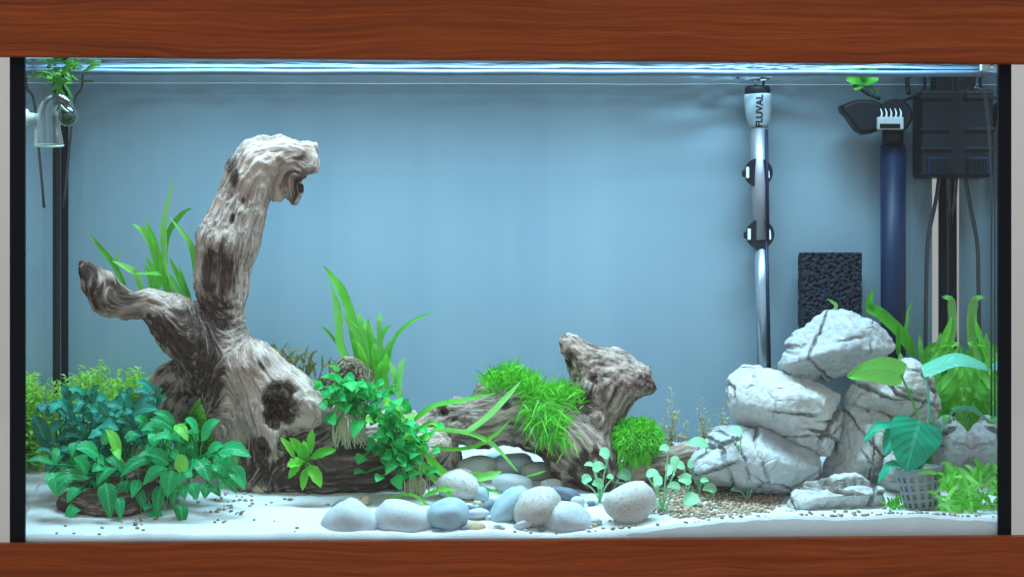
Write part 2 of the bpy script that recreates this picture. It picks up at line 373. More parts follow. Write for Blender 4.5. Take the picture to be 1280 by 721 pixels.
# leaf mesh ---------------------------------------------------------
def prof(shape, t):
    t = np.asarray(t, float)
    if shape == 'oval': return np.sin(math.pi*np.clip(t, 0, 1)**0.78)**0.85
    if shape == 'heart': return np.clip(np.sin(math.pi*np.clip(t*0.92+0.08, 0, 1)**0.62), 0, 1)**0.58
    if shape == 'round': return np.sqrt(np.clip(1-(2*t-1)**2, 0, 1))
    if shape == 'lance': return np.sin(math.pi*np.clip(t, 0, 1)**0.9)**0.7
    return np.clip(np.minimum((t/0.16)**0.6, ((1-t)/0.34)**0.75), 0, 1)      # strap
def leaf_geo(c, width, shape, nv, fold=0.18, wave=0.0, wf=5.0, cols=(-1, -.5, 0, .5, 1), droop=0.0):
    c = np.asarray(c, float); n = len(c); t = np.linspace(0, 1, n); T = nrm(np.gradient(c, axis=0)); nv = nrm(nv)
    S = nrm(np.cross(T, nv)); NN = nrm(np.cross(S, T)); wd = prof(shape, t)*width/2
    wd = np.maximum(wd, width*0.02); ph = random.random()*6
    V = []; U = []; F = []; m = len(cols)
    for i in range(n):
        for s in cols:
            wv = wave*width*abs(s)*math.sin(t[i]*wf*6.283+ph+(1.3 if s > 0 else 0))
            V.append(c[i]+S[i]*s*wd[i]+NN[i]*(fold*abs(s)*wd[i]+wv-droop*width*s*s)); U.append((s, t[i]))
    for i in range(n-1):
        for j in range(m-1): F.append((i*m+j, i*m+j+1, (i+1)*m+j+1, (i+1)*m+j))
    return V, F, U
def leaf(parent, base, tip, wpx, Y, mt, shape='oval', Yt=None, bow=0.16, nv=None, stalk=None, wave=0.0, wf=5.0, fold=0.2, rows=8, name='leaf', srad=0.9):
    """a single leaf from pixel base to pixel tip; stalk: world point where its stalk starts"""
    Yt = Y-0.012 if Yt is None else Yt
    a = P(*base, Y); b = P(*tip, Yt); L = np.linalg.norm(b-a)
    mid = (a+b)/2+np.array([0, -0.35, 0.9])*L*bow
    c = crom([a, mid, b], rows)
    if nv is None: nv = np.array([random.uniform(-.35, .35), -0.8, random.uniform(0.35, 0.95)])
    mb = MB(); mb.add(*leaf_geo(c, wpx*1.22*M(Y), shape, nv, fold, wave, wf))
    if stalk is not None:
        s = np.asarray(stalk, float); k = (s+a)/2+np.array([0, -0.1, 0.25])*np.linalg.norm(a-s)*0.5
        V, F = tube(crom([s, k, a+(b-a)*0.08], 5), srad*M(Y), 4, False); mb.add(V, F, [(0.5, 0.5)]*len(V))
    return mb.inside().build(name, mt, parent)
def strap(parent, pts, wpx, Y, mt, dY=0.0, wave=0.06, nv=None, shape='strap', rows=14, name='leaf'):
    k = len(pts); q = [P(u, v, Y+dY*i/(k-1)) for i, (u, v) in enumerate(pts)]
    if nv is None: nv = np.array([random.uniform(-.5, .5), -0.9, random.uniform(0, .5)])
    mb = MB(); mb.add(*leaf_geo(crom(q, rows), wpx*M(Y), shape, nv, 0.22, wave, 3.0, cols=(-1, 0, 1)))
    return mb.inside().build(name, mt, parent)

# ================================================================== THE SETTING
XL, XR, TOPZ, DEP = -0.5008, 0.5008, 0.515, 0.302
o = MB().box((-2.2, 1.10, -0.85), (2.2, 1.16, 2.2)).build('wall', PAINT, smooth=False); tag(o, kind='structure')
o = MB().box((-2.2, -1.6, -0.90), (2.2, 1.16, -0.8501)).build('floor', FLOORM, smooth=False); tag(o, kind='structure')
# cabinet
cab = thing('aquarium_cabinet', (0, 0.13, -0.85), 'reddish brown wood grain cabinet that carries the aquarium', 'cabinet')
MB().box((-0.503, -0.0015, -0.030), (0.503, 0.33, -0.0015)).build('top_panel', WOOD, cab, False, 0.0012)
MB().box((-0.57, -0.022, -0.16), (0.57, -0.002, 0.0033)).build('front_rail', WOOD, cab, False, 0.0010)
for a, b in ((-0.565, -0.002), (0.002, 0.565)):
    d = MB().box((a, -0.020, -0.78), (b, -0.002, -0.165)).build('door', WOOD, cab, False, 0.002)
    hx = b-0.03 if a < -0.1 else a+0.03
    MB().box((hx-0.005, -0.034, -0.52), (hx+0.005, -0.0205, -0.40)).build('handle', CHROME, d, False, 0.002)
for a in (-0.57, 0.552): MB().box((a, 0.0, -0.849), (a+0.018, 0.33, -0.062)).build('side_panel', WOOD, cab, False)
MB().box((-0.55, 0.005, -0.849), (0.55, 0.32, -0.785)).build('plinth', WOOD, cab, False)
# hood
hood = thing('aquarium_hood', (0, 0.13, 0.482), 'reddish brown wood grain hood covering the top of the tank', 'hood')
MB().box((-0.57, -0.020, 0.4795), (0.57, -0.004, 0.747)).build('front_panel', WOOD, hood, False, 0.0012)
MB().box((-0.57, -0.020, 0.7505), (0.57, 0.33, 0.765)).build('lid', WOOD, hood, False, 0.002)
for a in (-0.57, 0.555): MB().box((a, -0.0035, 0.5155), (a+0.015, 0.317, 0.75)).build('side_panel', WOOD, hood, False)
MB().box((-0.57, 0.318, 0.5155), (0.57, 0.33, 0.75)).build('back_panel', WOOD, hood, False)
def lean(o, dz):
    for q in o.data.vertices: q.co.z += dz*q.co.x*2
for o in hood.children:
    if o.name.startswith('front_panel'): lean(o, -0.0024)
for o in cab.children:
    if o.name.startswith('front_rail'): lean(o, 0.0024)
# tank
tank = thing('aquarium', (0, 0.15, 0), 'long clear glass aquarium with black corner seams and a frosted grey blue back', 'aquarium')
MB().box((XL, 0.0, 0), (XR, 0.005, TOPZ)).build('front_pane', PANE, tank, False)
MB().box((XL, DEP, 0), (XR, DEP+0.005, TOPZ)).build('back_pane', PANE, tank, False)
MB().box((XL, 0.0052, 0), (XL+0.005, DEP-0.0002, TOPZ)).build('side_pane', SIDEP, tank, False)
MB().box((XR-0.005, 0.0052, 0), (XR, DEP-0.0002, TOPZ)).build('side_pane', SIDEP, tank, False)
MB().box((XL+0.0052, 0.0054, -0.0013), (XR-0.0052, DEP-0.0004, -0.0002)).build('bottom_pane', PANE, tank, False)
tag(MB().box((XL+0.002, DEP+0.0062, 0.0), (P(1165, 300, DEP+.007)[0], DEP+0.0085, TOPZ)).build('back_film', FILM, tank, False), 'frosted grey blue film on the back glass')
MB().box((XL-0.0005, -0.0012, 0), (XL+0.0144, 0.0075, TOPZ)).build('corner_seam', SEAL, tank, False, 0.001)
MB().box((XR-0.0125, -0.0012, 0), (XR+0.0005, 0.0075, TOPZ)).build('corner_seam', SEAL, tank, False, 0.001)
MB().box((XL+0.0056, DEP-0.010, 0.004), (XL+0.0135, DEP-0.0005, TOPZ)).build('corner_seam', SEAL, tank, False, 0.003)
MB().box((XR-0.0150, DEP-0.010, 0.004), (XR-0.0056, DEP-0.0005, TOPZ)).build('corner_seam', SEAL, tank, False, 0.003)
tag(MB().box((P(1173, 300, DEP+.007)[0], DEP+0.0062, 0.0), (XR-0.001, DEP+0.0085, TOPZ)).build('back_film', FILM, tank, False), 'narrow strip of film at the corner')
zb = P(640, 104.5, DEP)[2]-0.0042; YR = (zb-CAM[2])/269.5*FPX+CAM[1]  # added rod, stands in for a bright reflected stripe at the water surface
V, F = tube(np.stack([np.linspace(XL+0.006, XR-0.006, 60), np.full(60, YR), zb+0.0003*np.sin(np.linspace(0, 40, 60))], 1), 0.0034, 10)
tag(MB().add(V, F).build('stripe_rod', plain('blue_grey_rod', (0.13, 0.20, 0.28), 0.35, var=.3, scale=60), tank), 'pale rod added as the bright reflected stripe under the water surface')
# lamp under the hood
lamp = thing('aquarium_light', (0, 0.06, 0.70), 'long slim white light bar hidden under the wooden hood', 'light')
MB().box((-0.46, 0.01, 0.690), (0.46, 0.11, 0.710)).build('housing', PALE, lamp, False, 0.003)
MB().box((-0.45, 0.02, 0.7103), (0.45, 0.10, 0.7503)).build('bracket', GREYP, lamp, False)
m_, nt_, out_ = mat('led_diffuser'); e_ = N(nt_, 'Emission', Color=LED_COLOR, Strength=3.0); nt_.links.new(e_.outputs[0], out_.inputs[0])
MB().box((-0.45, 0.015, 0.6865), (0.45, 0.105, 0.6897)).build('diffuser', m_, lamp, False)
ld = bpy.data.lights.new('led_light', 'AREA'); ld.shape = 'RECTANGLE'; ld.size = 0.88; ld.size_y = 0.08
ld.energy = LED_POWER; ld.color = LED_COLOR
lo = bpy.data.objects.new('led_light', ld); COL.objects.link(lo); lo.parent = lamp; lo.location = (0, -0.0, -0.0165)

# sand
nx, ny = 330, 96
gx = np.linspace(XL+0.0055, XR-0.0055, nx); gy = np.linspace(0.0057, DEP-0.0007, ny)
gX, gY = np.meshgrid(gx, gy, indexing='ij'); gZ = np.maximum(sand_z(gX, gY), 0.0045)
V = np.stack([gX, gY, gZ], -1).reshape(-1, 3).tolist(); F = []
for i in range(nx-1):
    for j in range(ny-1): F.append((i*ny+j, (i+1)*ny+j, (i+1)*ny+j+1, i*ny+j+1))
n0 = len(V)
ring = [(i, 0) for i in range(nx)]+[(nx-1, j) for j in range(1, ny)]+[(i, ny-1) for i in range(nx-2, -1, -1)]+[(0, j) for j in range(ny-2, 0, -1)]
for i, j in ring: V.append((gx[i], gy[j], 0.0002))
for k in range(len(ring)):
    k2 = (k+1) % len(ring); a = ring[k][0]*ny+ring[k][1]; b = ring[k2][0]*ny+ring[k2][1]; F.append((a, n0+k, n0+k2, b))
sand = mobj('sand', V, F, SAND); tag(sand, kind='structure')

# water skin: a rippled sheet seen from below
zw = P(640, 104.5, DEP)[2]
nx, ny = 420, 90
gx = np.linspace(XL+0.001, XR-0.001, nx); gy = np.linspace(0.0057, DEP+0.0060, ny); gX, gY = np.meshgrid(gx, gy, indexing='ij')
q = np.stack([gX*26, gY*40, gX*0], -1).reshape(-1, 3); q2 = np.stack([gX*9, gY*12, gX*0+5], -1).reshape(-1, 3)
xr = P(925, 100, 0.2)[0]
amp = 0.00018+0.0042*np.exp(-((gX-xr)/0.070)**2-((gY-0.19)/0.09)**2)
gZ = zw+amp*(pn(q)+0.6*pn(q*2.1)).reshape(gX.shape)+0.0004*pn(q2).reshape(gX.shape)
V = np.stack([gX, gY, gZ], -1).reshape(-1, 3); F = [(i*ny+j, (i+1)*ny+j, (i+1)*ny+j+1, i*ny+j+1) for i in range(nx-1) for j in range(ny-1)]
tag(mobj('water', V, F, WATER), kind='structure')

# ================================================================== DRIFTWOOD
def driftwood(name, segs, label, dark=(), holes=(), h=0.0021, k=0.010, rough=1.0, squash=None, base_dark=0.12, cat='driftwood'):
    ends = np.array([s[0] for s in segs]+[s[1] for s in segs]); R = max(max(s[2], s[3]) for s in segs)+0.008
    lo, hi = ends.min(0)-R, ends.max(0)+R; lo[1] = max(lo[1], 0.008); hi[1] = min(hi[1], DEP-0.004)
    def f(p):
        d = None
        for a, b, ra, rb in segs:
            e = seg_sd(p, a, b, ra, rb); d = e if d is None else smin(d, e, min(k, 0.75*max(ra, rb)))
        for c, r, kk in holes:
            near = np.linalg.norm(p-c, axis=1) < max(r)*1.8
            if near.any():
                fq = 0.9/max(r); pw = p[near]+r*0.75*np.stack([fbm(p[near]*fq+c*9, 2), fbm(p[near]*fq+31, 2), fbm(p[near]*fq+57, 2)], 1)
                e = np.linalg.norm((pw-c)/r, axis=1)*min(r)-min(r); d[near] = -smin(-d[near], e, kk)
        return d
    V, F = nets(f, lo, hi, h)
    # keep grain running along each limb
    W = np.zeros(len(V)); G = np.zeros((len(V), 3))
    s0 = 0.0; last = None; ci = 0
    for a, b, ra, rb in segs:
        if last is None or np.linalg.norm(a-last) > 1e-6: s0 = 0.0; ci += 1
        ab = b-a; L = np.linalg.norm(ab); t = np.clip(((V-a)@ab)/(L*L), -0.3, 1.3); last = b
        ax = nrm(b-a); wt = np.exp(-np.clip(seg_sd(V, a, b, ra, rb), 0, 1)/0.006)*(0.2+np.linalg.norm(b-a)*20); rad = V-(a+t[:, None]*ab)
        G += wt[:, None]*(rad+np.array([0.1, 0.23, 0.37])*ci*0.02+((s0+t*L)*0.075)[:, None]*np.array([0.58, 0.58, 0.58])); W += wt; s0 += L
    G /= W[:, None]; Nn = vnormals(V, F)
    rg = 1-np.abs(pn(G*190)); rg2 = fbm(G*75+4, 3); lump = fbm(V*15+2, 2); pits = fbm(V*120, 2); knob = sst(0.35, 0.8, fbm(G*40+9, 2))
    disp = 0.0014*rg2+0.0022*(rg**3-0.5)+0.0030*lump+0.0016*(rough-.35)*fbm(V*60+5, 2)+0.0006*(rough-.2)*pits-0.0026*rough*knob
    V2 = V+Nn*disp[:, None]
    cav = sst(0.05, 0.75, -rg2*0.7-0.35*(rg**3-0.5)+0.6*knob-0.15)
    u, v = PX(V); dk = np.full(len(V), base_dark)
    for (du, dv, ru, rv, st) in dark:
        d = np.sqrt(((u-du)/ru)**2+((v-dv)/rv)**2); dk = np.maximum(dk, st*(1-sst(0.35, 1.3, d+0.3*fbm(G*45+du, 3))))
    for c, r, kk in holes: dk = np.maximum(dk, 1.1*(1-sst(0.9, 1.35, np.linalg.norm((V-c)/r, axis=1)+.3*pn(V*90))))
    bs = V2[V2[:, 2].argmin()]
    root = thing(name, (V2[:, 0].mean(), V2[:, 1].mean(), V2[:, 2].min()), label, cat)
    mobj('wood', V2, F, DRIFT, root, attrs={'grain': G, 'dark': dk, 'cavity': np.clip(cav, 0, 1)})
    return root, V2
def hole(u, v, ru, rv, Y, ry, k=0.004):
    return (P(u, v, Y), np.array([ru*M(Y), ry, rv*M(Y)]), k)

segsA = chain((318,585,34,.150),(300,530,33,.150),(286,470,30,.152),(278,410,27,.152),(277,350,31,.150),(285,302,37,.147),(297,266,31,.145),(310,232,29,.142),(325,203,27,.140),(350,192,21,.138),(374,193,14,.134))
segsA += chain((374,192,13,.134),(386,187,8,.132)) + chain((376,194,12,.134),(386,203,9,.130),(379,212,7,.130))
segsA += chain((360,205,13,.138),(357,228,9,.140),(366,240,7,.138),(367,250,4,.138)) + chain((357,228,9,.140),(347,246,5,.140))
segsA += chain((384,188,8,.132),(393,184,5,.130)) + chain((388,203,8,.130),(392,212,4,.128)) + chain((108,336,7,.125),(102,328,4,.124)) + chain((118,350,9,.126),(108,358,5,.124)) + chain((206,412,12,.136),(203,426,5,.134)) + chain((340,178,9,.138),(350,173,5,.138))
segsA += chain((352,212,9,.138),(350,232,6,.139),(343,247,3.5,.139)) + chain((362,222,7,.136),(371,236,4.5,.134),(370,252,3,.134)) + chain((366,212,8,.132),(375,222,4,.130))
segsA += chain((322,192,10,.138),(326,176,6,.138)) + chain((303,212,12,.140),(291,206,7,.138)) + chain((300,232,12,.140),(288,226,6,.138))
segsA += chain((284,430,27,.150),(318,465,36,.142),(355,500,38,.136),(392,520,27,.134),(410,520,15,.134))
segsA += chain((330,520,38,.140),(350,555,33,.138),(375,580,30,.138)) + chain((310,570,30,.145),(318,600,22,.140))
segsA += chain((107,340,9,.125),(118,355,12,.126),(132,378,16,.130),(158,383,15,.134),(188,379,17,.138),(216,394,26,.142),(240,422,32,.146),(264,452,30,.150),(280,500,24,.150))
segsA += chain((112,334,6,.124),(135,348,7,.130),(158,368,7,.134)) + chain((212,400,22,.140),(222,428,14,.138)) + chain((252,392,9,.146),(247,384,7,.144))
segsA += chain((248,455,22,.165),(222,480,26,.185),(205,505,30,.195),(195,540,30,.200),(192,575,28,.200))
segsA += chain((330,598,24,.140),(365,596,20,.136),(400,592,34,.140),(460,585,38,.145),(510,580,36,.150),(540,560,28,.155)) + chain((400,560,28,.140),(460,550,30,.150),(505,535,26,.160))
segsA += chain((400,530,24,.150),(425,500,24,.165),(436,470,21,.170)) + chain((436,470,20,.170),(455,466,12,.172))
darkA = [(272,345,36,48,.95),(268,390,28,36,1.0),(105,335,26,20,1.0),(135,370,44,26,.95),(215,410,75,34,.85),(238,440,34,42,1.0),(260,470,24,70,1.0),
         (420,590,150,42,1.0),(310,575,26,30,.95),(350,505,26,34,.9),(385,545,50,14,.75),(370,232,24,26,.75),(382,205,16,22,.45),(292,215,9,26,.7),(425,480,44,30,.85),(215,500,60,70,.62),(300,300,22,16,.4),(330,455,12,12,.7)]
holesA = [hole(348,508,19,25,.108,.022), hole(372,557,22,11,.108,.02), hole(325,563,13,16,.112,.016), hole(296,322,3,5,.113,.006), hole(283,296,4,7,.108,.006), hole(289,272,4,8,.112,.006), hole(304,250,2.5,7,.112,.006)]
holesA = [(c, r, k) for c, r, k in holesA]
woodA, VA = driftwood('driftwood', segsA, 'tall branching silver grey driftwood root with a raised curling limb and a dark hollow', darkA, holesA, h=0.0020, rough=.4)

segsB = chain((528,535,18,.165),(560,527,22,.165),(605,528,33,.160),(650,520,35,.160),(690,535,38,.155),(720,560,38,.150),(742,590,32,.145),(752,615,22,.140))
segsB += chain((700,560,26,.150),(702,590,22,.145)) + chain((540,545,22,.165),(560,575,16,.170),(566,600,14,.175))
segsB += chain((735,560,34,.158),(742,525,32,.165),(752,490,40,.165),(768,472,36,.165),(792,476,20,.160),(812,484,8,.155)) + chain((755,480,36,.165),(735,455,23,.160),(716,436,13,.155),(711,428,10,.154)) + chain((800,470,14,.160),(808,462,6,.158))
segsB += chain((610,510,22,.160),(612,492,16,.160),(625,484,12,.160)) + chain((560,520,18,.165),(572,510,12,.162)) + chain((735,522,12,.14),(746,524,9,.133))
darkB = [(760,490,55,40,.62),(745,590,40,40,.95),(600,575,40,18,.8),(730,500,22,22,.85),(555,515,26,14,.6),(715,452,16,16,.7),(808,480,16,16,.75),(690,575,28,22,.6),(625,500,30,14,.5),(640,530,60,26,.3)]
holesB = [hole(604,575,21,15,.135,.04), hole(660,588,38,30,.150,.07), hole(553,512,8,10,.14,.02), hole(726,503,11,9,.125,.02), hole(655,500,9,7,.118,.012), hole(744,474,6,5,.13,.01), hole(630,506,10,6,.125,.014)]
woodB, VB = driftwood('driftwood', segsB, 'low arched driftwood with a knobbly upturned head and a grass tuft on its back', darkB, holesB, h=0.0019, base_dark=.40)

segsC = chain((790,590,18,.165),(825,580,20,.165),(862,572,18,.168),(888,560,12,.170)) + chain((840,575,12,.160),(868,556,8,.158))
woodC, VC = driftwood('driftwood', segsC, 'small dark rugged driftwood lying between the moss ball and the pale stones', [(840,575,70,20,.55)], [hole(838,572,7,6,.13,.012)], h=0.0018)
pD = on_sand(130, 640)
segsD = chain((88,628,16,.075),(120,632,17,.070),(155,628,18,.072),(190,612,16,.080),(225,600,14,.090)) + chain((100,600,18,.095),(160,595,22,.10),(220,590,20,.11))
woodD, VD = driftwood('driftwood', segsD, 'dark brown driftwood lump on the sand under the broad leaved plant', [(140,620,140,60,1.0)], [], h=0.0022)

# ================================================================== STONES
def stone(name, poly, Y, hd, label, mt, seed, group=None, h=0.0020, k=0.006, tilt=(0.25, 0.7), cuts=5, strata=0.0):
    r = np.random.default_rng(seed); W = np.array([P(u, v, Y) for u, v in poly]); c = W.mean(0)
    pl = []; n = len(W); offs = r.uniform(-0.3, 0.3, n)*hd
    for i in range(n):
        a, b = W[i], W[(i+1) % n]; e = b-a; nn = nrm(np.array([e[2], 0, -e[0]]))
        if nn@(a-c) < 0: nn = -nn
        for sgn in (-1, 1):
            t = r.uniform(*tilt); q = a+nn*0.0012+np.array([0, offs[i], 0]); m = nn*math.cos(t)+np.array([0, sgn, 0])*math.sin(t); pl.append((m, m@q))
    for sgn in (-1, 1):
        for j in range(cuts):
            m = nrm(np.array([r.uniform(-.5, .5), sgn, r.uniform(-.45, .45)])); pl.append((m, m@c+hd*r.uniform(0.78, 1.0)))
    lo, hi = W.min(0)-0.012, W.max(0)+0.012; lo[1] = max(0.008, Y-hd-0.012); hi[1] = min(DEP-0.003, Y+hd+0.012)
    A = np.array([p[0] for p in pl]); D = np.array([p[1] for p in pl])
    def f(p):
        s = p@A.T-D; mx = s.max(1); kk = 0.0012
        return mx+kk*np.log(np.exp((s-mx[:, None])/kk).sum(1))-kk*0.9
    V, F = nets(f, lo, hi, h); Nn = vnormals(V, F); sd = seed*3.7
    lay = nrm(np.array([r.uniform(-.4, .4), r.uniform(-.3, .3), 1.0])); g = V-((V@lay)[:, None])*lay*0.0
    g = g*np.array([1, 1, 1])+lay*((V@lay)[:, None])*2.0
    wp = 0.006*np.stack([pn(V*25+sd), pn(V*25+sd+9), pn(V*25+sd+20)], 1)+0.0015*np.stack([pn(V*120+sd), pn(V*120+sd+9), pn(V*120+sd+20)], 1)
    disp = 0.0026*fbm(V*26+sd, 3)+0.0019*(0.5-np.abs(fbm(V*70+sd+4, 3)))+0.0012*fbm(V*150+sd, 3); ckm = np.zeros(len(V))
    for j in range(9):
        m = nrm(lay+r.normal(size=3)*0.25) if j % 2 else nrm(np.array([1, r.uniform(-.4, .4), r.uniform(-.5, .5)])+r.normal(size=3)*.3)
        dd = (V+wp-c)@m-r.uniform(-1, 1)*(hd*.8 if j % 2 else hd*1.2); ext = sst(-0.1, 0.25, pn(V*14+sd+j*5))
        wdt = r.uniform(0.0012, 0.0026); ln = (1-sst(0.2, 1, np.abs(dd)/wdt))*ext
        disp = disp-0.0024*ln+0.0022*ext*np.exp(-np.abs(dd)/0.012)*np.sign(dd)*(r.random() < .6); ckm = np.maximum(ckm, ln)
    disp = disp+strata*np.sin((V@lay)*260+2*pn(V*20))
    V2 = V+Nn*disp[:, None]
    return mobj2(name, V2, F, mt, label, 'rock', group, {'crack': ckm})
def mobj2(name, V, F, mt, label, cat, group=None, attrs=None):
    o = mobj(name, V-np.array([V[:, 0].mean(), V[:, 1].mean(), V[:, 2].min()]), F, mt, attrs=attrs)
    o.location = (float(V[:, 0].mean()), float(V[:, 1].mean()), float(V[:, 2].min())); return tag(o, label, cat, group)
G_R = 'stacked pale stones'
stone('rock', [(970,455),(985,425),(1010,398),(1035,387),(1075,392),(1105,412),(1118,435),(1095,452),(1060,470),(1010,479),(990,475)], .165, .045, 'grey white stone with dark cracks on top of the stone pile', ROCKG, 3, G_R)
stone('rock', [(907,480),(935,455),(952,452),(985,465),(1030,474),(1047,484),(1049,530),(1042,562),(1030,575),(985,564),(920,530),(910,510)], .160, .050, 'large cream block with square fracture lines under the topmost stone', ROCK, 5, G_R)
stone('rock', [(862,582),(880,550),(905,530),(940,533),(990,550),(1022,566),(1024,592),(1005,618),(960,617),(900,612),(870,605)], .150, .048, 'rough veined stone on the gravel, below the large cream block', ROCKG, 8, G_R, strata=0.0008)
stone('rock', [(1056,490),(1066,466),(1105,454),(1140,446),(1165,472),(1173,500),(1172,530),(1140,532),(1100,526),(1058,512)], .170, .042, 'flat bottomed pale stone behind the big light green leaf', ROCK, 12, G_R)
stone('rock', [(1030,600),(1038,555),(1050,510),(1075,506),(1115,516),(1122,545),(1122,600),(1080,610),(1045,610)], .175, .045, 'upright creased stone carrying the flat bottomed stone', ROCK, 15, G_R, strata=0.0007)
stone('rock', [(983,634),(1000,610),(1040,597),(1090,598),(1107,615),(1104,640),(1050,644),(1000,642)], .105, .036, 'low flat veined stone in front of the pile beside the net pot', ROCK, 21, G_R)
stone('rock', [(1162,575),(1170,525),(1190,518),(1208,545),(1212,578),(1190,596),(1170,596)], .190, .035, 'small rounded stone half hidden behind the net pot', ROCKG, 23, G_R)
stone('rock', [(1096,606),(1100,565),(1118,548),(1136,572),(1138,615),(1108,618)], .150, .026, 'small pale stone wedged to the side of the net pot', ROCK, 27, G_R)

# pebbles
def pebble_mat(name, base, spk, amt=0.5):
    m, nt, out = mat(name); tc = N(nt, 'TexCoord').outputs['Object']
    a = N(nt, 'TexNoise', Vector=tc, Scale=45.0, Detail=4.0).outputs[0]; s = N(nt, 'TexNoise', Vector=tc, Scale=330.0, Detail=3.0).outputs[0]
    col = mixc(nt, a, tuple(c*0.85 for c in base), tuple(min(.85, c*1.08) for c in base))
    col = mixc(nt, N(nt, 'MapRange', Value=s, i1=0.56, i2=0.7, i4=amt).outputs[0], col, spk)
    st = N(nt, 'TexNoise', Vector=tc, Scale=14.0, Detail=6.0, Roughness=0.65, Distortion=1.2).outputs[0]
    col = mixc(nt, N(nt, 'MapRange', Value=st, i1=0.48, i2=0.7, i4=0.45).outputs[0], col, tuple(c*0.62 for c in base))
    finish(nt, out, col, 0.6, s, 0.3, 0.0010, 0.3); return m
PW = pebble_mat('white_pebble', (0.52, 0.55, 0.57), (0.34, 0.33, 0.31), 0.4); PS = pebble_mat('speckled_pebble', (0.54, 0.51, 0.46), (0.24, 0.19, 0.15), 0.65)
PB = pebble_mat('blue_pebble', (0.34, 0.46, 0.51), (0.5, 0.6, 0.62), 0.2); PT = pebble_mat('tan_pebble', (0.50, 0.38, 0.22), (0.25, 0.17, 0.1), 0.6); PD = pebble_mat('slate_pebble', (0.16, 0.19, 0.23), (0.3, 0.32, 0.34), 0.3)
def pebble(u, v, ru, rv, ang, mt, label, seed, sink=0.18, pt=0.0, name='pebble', group='pebbles on the sand'):
    """(u, v) centre in the photo, base resting on the sand"""
    base = on_sand(u, min(v+rv*(1-sink), 668)); Y = float(base[1]); Y = min(max(Y, 0.012+ru*0.0005), 0.28)
    r = np.random.default_rng(seed); bm = bmesh.new(); bmesh.ops.create_uvsphere(bm, u_segments=22, v_segments=14, radius=1)
    V = np.array([q.co[:] for q in bm.verts]); F = [[q.index for q in f.verts] for f in bm.faces]; bm.free()
    V = V*(1+0.20*pn(V*0.9+seed*5.1)+0.07*pn(V*2.3+seed))[:, None]
    V[:, 0] += 0; V[:, 2] = np.sign(V[:, 2])*np.abs(V[:, 2])**0.92
    if pt: V[:, 0] *= 1-pt*np.clip(V[:, 2], 0, 1)
    s = M(Y); V = V*np.array([ru*s, min(0.022, (ru+rv)*0.5*s*0.8), rv*s])
    c, sn = math.cos(ang), math.sin(ang); V = np.stack([V[:, 0]*c-V[:, 2]*sn, V[:, 1], V[:, 0]*sn+V[:, 2]*c], 1)
    pc = P(u, v, Y); V = V+pc; V[:, 1] = np.maximum(V[:, 1], 0.0075)
    o = mobj(name, V-pc, F, mt); o.location = pc.tolist(); return tag(o, label, 'pebble', group)
pb = [(438,652,38,30,0.0,PW,'large white pebble with a peaked top beside the dark wood',.55), (508,650,41,25,-.12,PW,'large smooth white oval pebble at the front of the sand',0),
      (560,645,26,22,.1,PB,'rounded pale blue pebble next to the white oval one',0), (574,606,32,20,-.2,PS,'cream speckled stone standing behind the blue pebble',.3),
      (520,606,13,14,.1,PT,'small tan stone under the trailing roots',.2), (640,604,27,13,-.1,PW,'flat white pebble under the driftwood arch',0),
      (636,634,34,17,.85,PB,'long pale blue pebble leaning against the speckled one',0), (671,635,29,25,.45,PS,'big egg shaped speckled pebble in the middle of the pebbles',0),
      (709,650,33,22,0,PW,'wide white pebble half sunk in sand right of the speckled egg',.2), (787,630,33,26,.25,PS,'round cream pebble under the pale seedlings',0),
      (594,660,13,9,0,PT,'small amber pebble on the sand by the blue pebble',0), (583,662,9,6,.1,PD,'tiny slate grey pebble touching the blue pebble',0),
      (612,633,10,8,.4,PD,'dark slate pebble behind the long blue one',0), (596,642,15,7,.1,PW,'thin white pebble lying behind the amber one',0),
      (706,617,22,9,-.25,PD,'flat blue grey pebble behind the wide white one',0), (690,606,14,8,0,PS,'small cream pebble at the foot of the arch',0),
      (722,628,9,8,0,PW,'little white pebble between wide white pebble and seedlings',0), (600,618,12,10,0,PB,'small blue grey pebble behind the slate one',0),
      (548,664,9,5,.2,PD,'dark sliver of slate in front of the white oval',0), (570,668,9,5,0,PW,'tiny white pebble near the front glass',0), (620,662,12,7,0,PW,'small white pebble in front of the long blue one',0),
      (425,630,9,5,.3,PD,'dark pebble behind the peaked white one',0), (636,588,10,5,0,PW,'little pale pebble far under the arch',0), (655,655,11,6,.2,PW,'small pale pebble before the speckled egg',0), (742,652,10,5,.1,PB,'thin grey blue chip left of the round cream pebble',0)]
for i, (u, v, ru, rv, a, mt, lb, pt) in enumerate(pb): pebble(u, v, ru, rv, a, mt, lb, 40+i, pt=pt)
back = ['half sunk cream stone under the left end of the arch', 'pale rounded stone in the shade behind the arch', 'grey white stone behind the flat white pebble', 'small grey stone deep inside the arch']
for i, (u, v, ru, rv, mt) in enumerate([(596,583,26,14,PS), (640,580,30,13,PW), (672,588,22,12,PS), (618,572,12,7,PB)]): pebble(u, v, ru, rv, 0.1, mt, back[i], 120+i)
tiny = []
for i in range(34):
    u = random.uniform(580, 745); v = random.uniform(628, 664); r0 = random.uniform(3, 6.5); pebble(u, v, r0, r0*.65, random.uniform(-.4, .4), *random.choice(((PW, 'tiny white stone strewn between the big pebbles'), (PB, 'tiny pale blue stone strewn between the big pebbles'), (PD, 'tiny dark slate stone strewn between the big pebbles'), (PT, 'tiny tan stone strewn between the big pebbles'))), 140+i, name='tiny_stone', group='tiny stones between the pebbles')
for i, (u, v, r0) in enumerate([(327,607,13), (455,626,8)]): pebble(u, v, r0, r0*.7, .7, PT, ['small tan stone chip leaning on the dark wood foot', 'small tan pebble between the white pebbles and wood'][i], 90+i)

